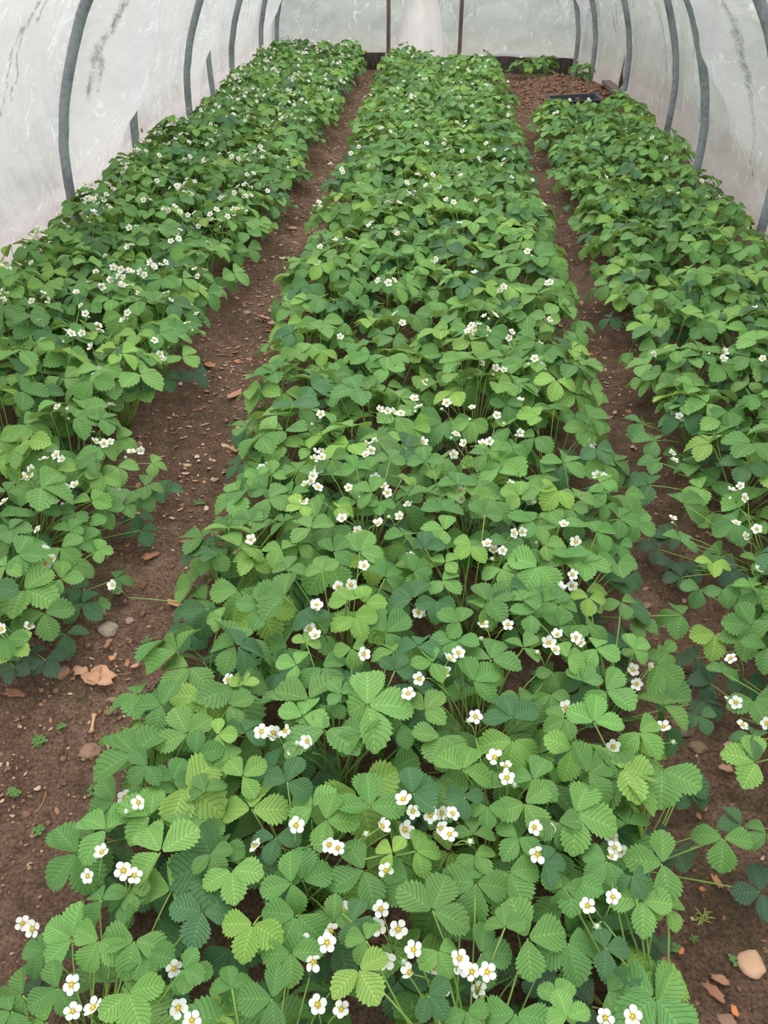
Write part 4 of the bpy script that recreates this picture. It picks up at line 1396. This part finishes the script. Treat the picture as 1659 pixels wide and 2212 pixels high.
def clover(b, p, s, rr):
    q = Vector(p) + Vector((0, 0, s))
    b.tube([p, q], 0.0007, 3, 1)
    for k in range(3):
        a = 2.09 * k + rr.uniform(-.3, .3)
        v, f, u = leaflet_geo(s * 0.75, s * 0.7, 0.1, 0.1, 2, 2, 0.0, k)
        m = Matrix.Translation(q) @ Matrix.Rotation(a, 4, 'Z')
        b.add([m @ Vector(x) for x in v], f, 0, u)


for n_, line in enumerate(DEBRIS.strip().split('\n')):
    kind, geo_, col, lab, ang = line.split('|')
    px, py, L, W = (float(q) for q in geo_.split())
    rr = random.Random(300 + n_)
    p = at(px, py, 0.0)
    p.z = ground_z(p.x, p.y)
    p = at(px, py, p.z)
    p.z = ground_z(p.x, p.y)
    dep = (p - ORG).dot(CF)
    sc = dep / FPX
    L, W = L * sc, W * sc
    a = math.radians(float(ang))
    q = at(px + 20 * math.cos(a), py + 20 * math.sin(a), p.z)
    head = math.atan2(q.y - p.y, q.x - p.x)
    rgb = srgb(*(float(c) for c in col.split()))
    if kind == 'stone':
        # depth along the view shows foreshortened
        me = lump_mesh('stone', M['stone'], L / 2, W * 0.62, min(L, W) * 0.36, n_, 0.3, 3)
        o = put('stone', me, None, Matrix.Translation(p + Vector((0, 0, min(L, W) * 0.12))) @ Matrix.Rotation(head, 4, 'Z'), rgb)
        thing(o, lab, 'stone')
    elif kind in ('leaf', 'bark'):
        me = flake_mesh('dead_leaf', M['chip'], L, max(W * 1.15, 0.2 * L), n_, 0.5 if kind == 'leaf' else 0.15, 0.42 if kind == 'leaf' else 0.25, 15)
        nm = 'dead_leaf' if kind == 'leaf' else 'bark_chip'
        z = 0.07 if 'hanging' in lab else 0.003
        o = put(nm, me, None, Matrix.Translation(p + Vector((0, 0, z))) @ Matrix.Rotation(head, 4, 'Z') @ Matrix.Rotation(rr.uniform(-.2, .2), 4, 'X'), rgb)
        thing(o, lab, 'dead leaf' if kind == 'leaf' else 'bark')
    elif kind == 'stick':
        b = MB()
        n = 6
        pts, rads = [], []
        w0 = max(W * 0.5, 0.0008)
        for k in range(n + 1):
            t = k / n - 0.5
            bend = (0.10 * L * math.cos(3 * t)) if W < 0.004 else 0
            pts.append((t * L, bend, w0 * 0.8 + 0.002 + 0.003 * rr.random()))
            rads.append(w0 * (1.0 + (1.0 * (2 * t) ** 4 if 'flared' in lab else 0)))
        b.tube(pts, rads, 6)
        o = put('stick', b.mesh('stick', [M['chip']]), None, Matrix.Translation(p) @ Matrix.Rotation(head, 4, 'Z'), rgb)
        thing(o, lab, 'stick')
    else:
        b = MB()
        if W == 0:
            for k in range(9):
                a2 = 2.4 * k
                h = L * (0.35 + 0.65 * k / 9)
                v, f, u = leaflet_geo(L * 0.55, L * 0.2, 0.2, 0.3, 3, 2, 0.0, k)
                m = Matrix.Translation((0, 0, h * 0.8)) @ Matrix.Rotation(a2, 4, 'Z') @ Matrix.Rotation(-0.6, 4, 'Y')
                b.add([m @ Vector(x) for x in v], f, 0, u)
            b.tube([(0, 0, -0.004), (0, 0, L * 0.8)], 0.0011, 4, 1)
        elif W > 1.5 * sc:
            for k in range(26):
                a2 = rr.uniform(0, 6.28)
                v, f, u = leaflet_geo(L * rr.uniform(0.3, 0.6), L * 0.10, 0.2, 0.5, 2, 2, 0.0, k)
                m = Matrix.Translation((rr.uniform(-.2, .2) * L, rr.uniform(-.2, .2) * L, 0.004)) @ Matrix.Rotation(a2, 4, 'Z') @ Matrix.Rotation(-rr.uniform(0.1, 0.9), 4, 'Y')
                b.add([m @ Vector(x) for x in v], f, 0, u)
        else:
            for k in range(3 if L < 0.018 else 9):
                r_ = 0.45 * L * math.sqrt(rr.random())
                a2 = rr.uniform(0, 6.28)
                clover(b, (r_ * math.cos(a2), r_ * math.sin(a2), -0.003), rr.uniform(0.007, 0.013), rr)
        c = GREENS['mid'] if W != 2 * sc else (0.3, 0.36, 0.1)
        o = put('weed', b.mesh('weed', [M['weed'], M['stalk']]), None, Matrix.Translation(p), (c[0] * 1.1, c[1], c[2], 1))
        thing(o, lab, 'weed')

for px, py, l, lab in ((276, 272, 0.045, 'brown dead leaf stuck to the left sheet before the second hoop'), (300, 281, 0.045, 'tan dead leaf stuck to the left sheet just past the second hoop'), (284, 322, 0.05, 'dark purplish dead leaf caught low on the left sheet by the second hoop')):
    (y, z), = streak_yz(-1, [(px, py)])
    me = flake_mesh('dead_leaf', M['chip'], l, l * 0.7, px, 0.2)
    o = put('dead_leaf', me, None, Matrix.Translation((wall_x(-1, y, z) + 0.012, y, z)) @ Matrix.Rotation(1.57, 4, 'Y') @ Matrix.Rotation(px, 4, 'Z'), srgb(150, 112, 86) if py < 300 else srgb(112, 92, 96))
    thing(o, lab, 'dead leaf')

# small litter and clods nobody would count
PATHS = ((-0.92, -0.50, 0.5, 10.0, 0.46), (-1.05, -0.55, 0.75, 1.6, 0.12), (0.50, 0.88, 0.5, 8.5, 0.18), (0.78, 1.45, 7.9, 10.1, 0.18), (-0.5, 0.5, 0.4, 9.8, 0.06))


def scatter_spot(rr):
    u = rr.random()
    for x0, x1, y0, y1, w in PATHS:
        if u < w:
            break
        u -= w
    t = rr.random()
    return rr.uniform(x0, x1), y0 + (y1 - y0) * t


b = MB()
cols = []
TONES = [srgb(184, 146, 118), srgb(168, 130, 104), srgb(192, 160, 132), srgb(140, 106, 84), srgb(180, 128, 98), srgb(200, 174, 146)]
LITTER = [MB() for _ in TONES]
rr = random.Random(77)
for k in range(7500):
    x, y = scatter_spot(rr)
    if rr.random() > 0.42 + 0.58 * (y > 1.7):
        continue
    z = ground_z(x, y)
    l = min(rr.lognormvariate(-4.3 if y > 1.9 else -4.95, 0.5), 0.032)
    w = l * rr.uniform(0.25, 0.7)
    m = Matrix.Translation((x, y, z + 0.0025)) @ Matrix.Rotation(rr.uniform(0, 6.28), 4, 'Z') @ Matrix.Rotation(rr.uniform(-.35, .35), 4, 'X') @ Matrix.Rotation(rr.uniform(-.35, .35), 4, 'Y')
    c = rr.uniform(0, 0.25) * l
    vs = [(-l / 2, 0, c), (-l * .2, -w / 2, c * .2), (l * .25, -w / 2, c * .2), (l / 2, 0, c), (l * .2, w / 2, c * .3), (-l * .25, w / 2, c * .3), (0, 0, 0.0022)]
    LITTER[rr.randrange(len(TONES))].add([m @ Vector(v) for v in vs], [(0, 1, 6), (1, 2, 6), (2, 3, 6), (3, 4, 6), (4, 5, 6), (5, 0, 6)])
for t, lb in zip(TONES, LITTER):
    o = put('leaf_litter', lb.mesh('leaf_litter', [M['chip']], False), None, None, t)
    o['kind'] = 'stuff'
    o['label'] = 'crumbled dead leaf and husk litter on the soil paths'
b = MB()
ico = lump_mesh('x', M['clod'], 1, 1, 0.8, 3, 0.9, 1)
iv = [v.co.copy() for v in ico.vertices]
if_ = [tuple(p.vertices) for p in ico.polygons]
for k in range(5200):
    if k < 3800:
        x, y = scatter_spot(rr)
        s = min(rr.lognormvariate(-5.7, 0.5), 0.012)
    else:
        a2, r_ = rr.uniform(0, 6.28), math.sqrt(rr.random())
        x, y = 1.15 + 0.5 * r_ * math.cos(a2), 8.7 + 1.2 * r_ * math.sin(a2)
        s = min(rr.lognormvariate(-4.4, 0.5), 0.035)
    m = Matrix.Translation((x, y, ground_z(x, y) + 0.25 * s)) @ Matrix.Rotation(rr.uniform(0, 6.28), 4, 'Z') @ Matrix.Diagonal((s * rr.uniform(.7, 1.3), s * rr.uniform(.7, 1.3), s * rr.uniform(.6, 1), 1))
    b.add([m @ v for v in iv], if_)
o = put('soil_crumbs', b.mesh('soil_crumbs', [M['clod']]))
o['kind'] = 'stuff'
o['label'] = 'loose crumbs and clods of brown soil'
bpy.data.meshes.remove(ico)
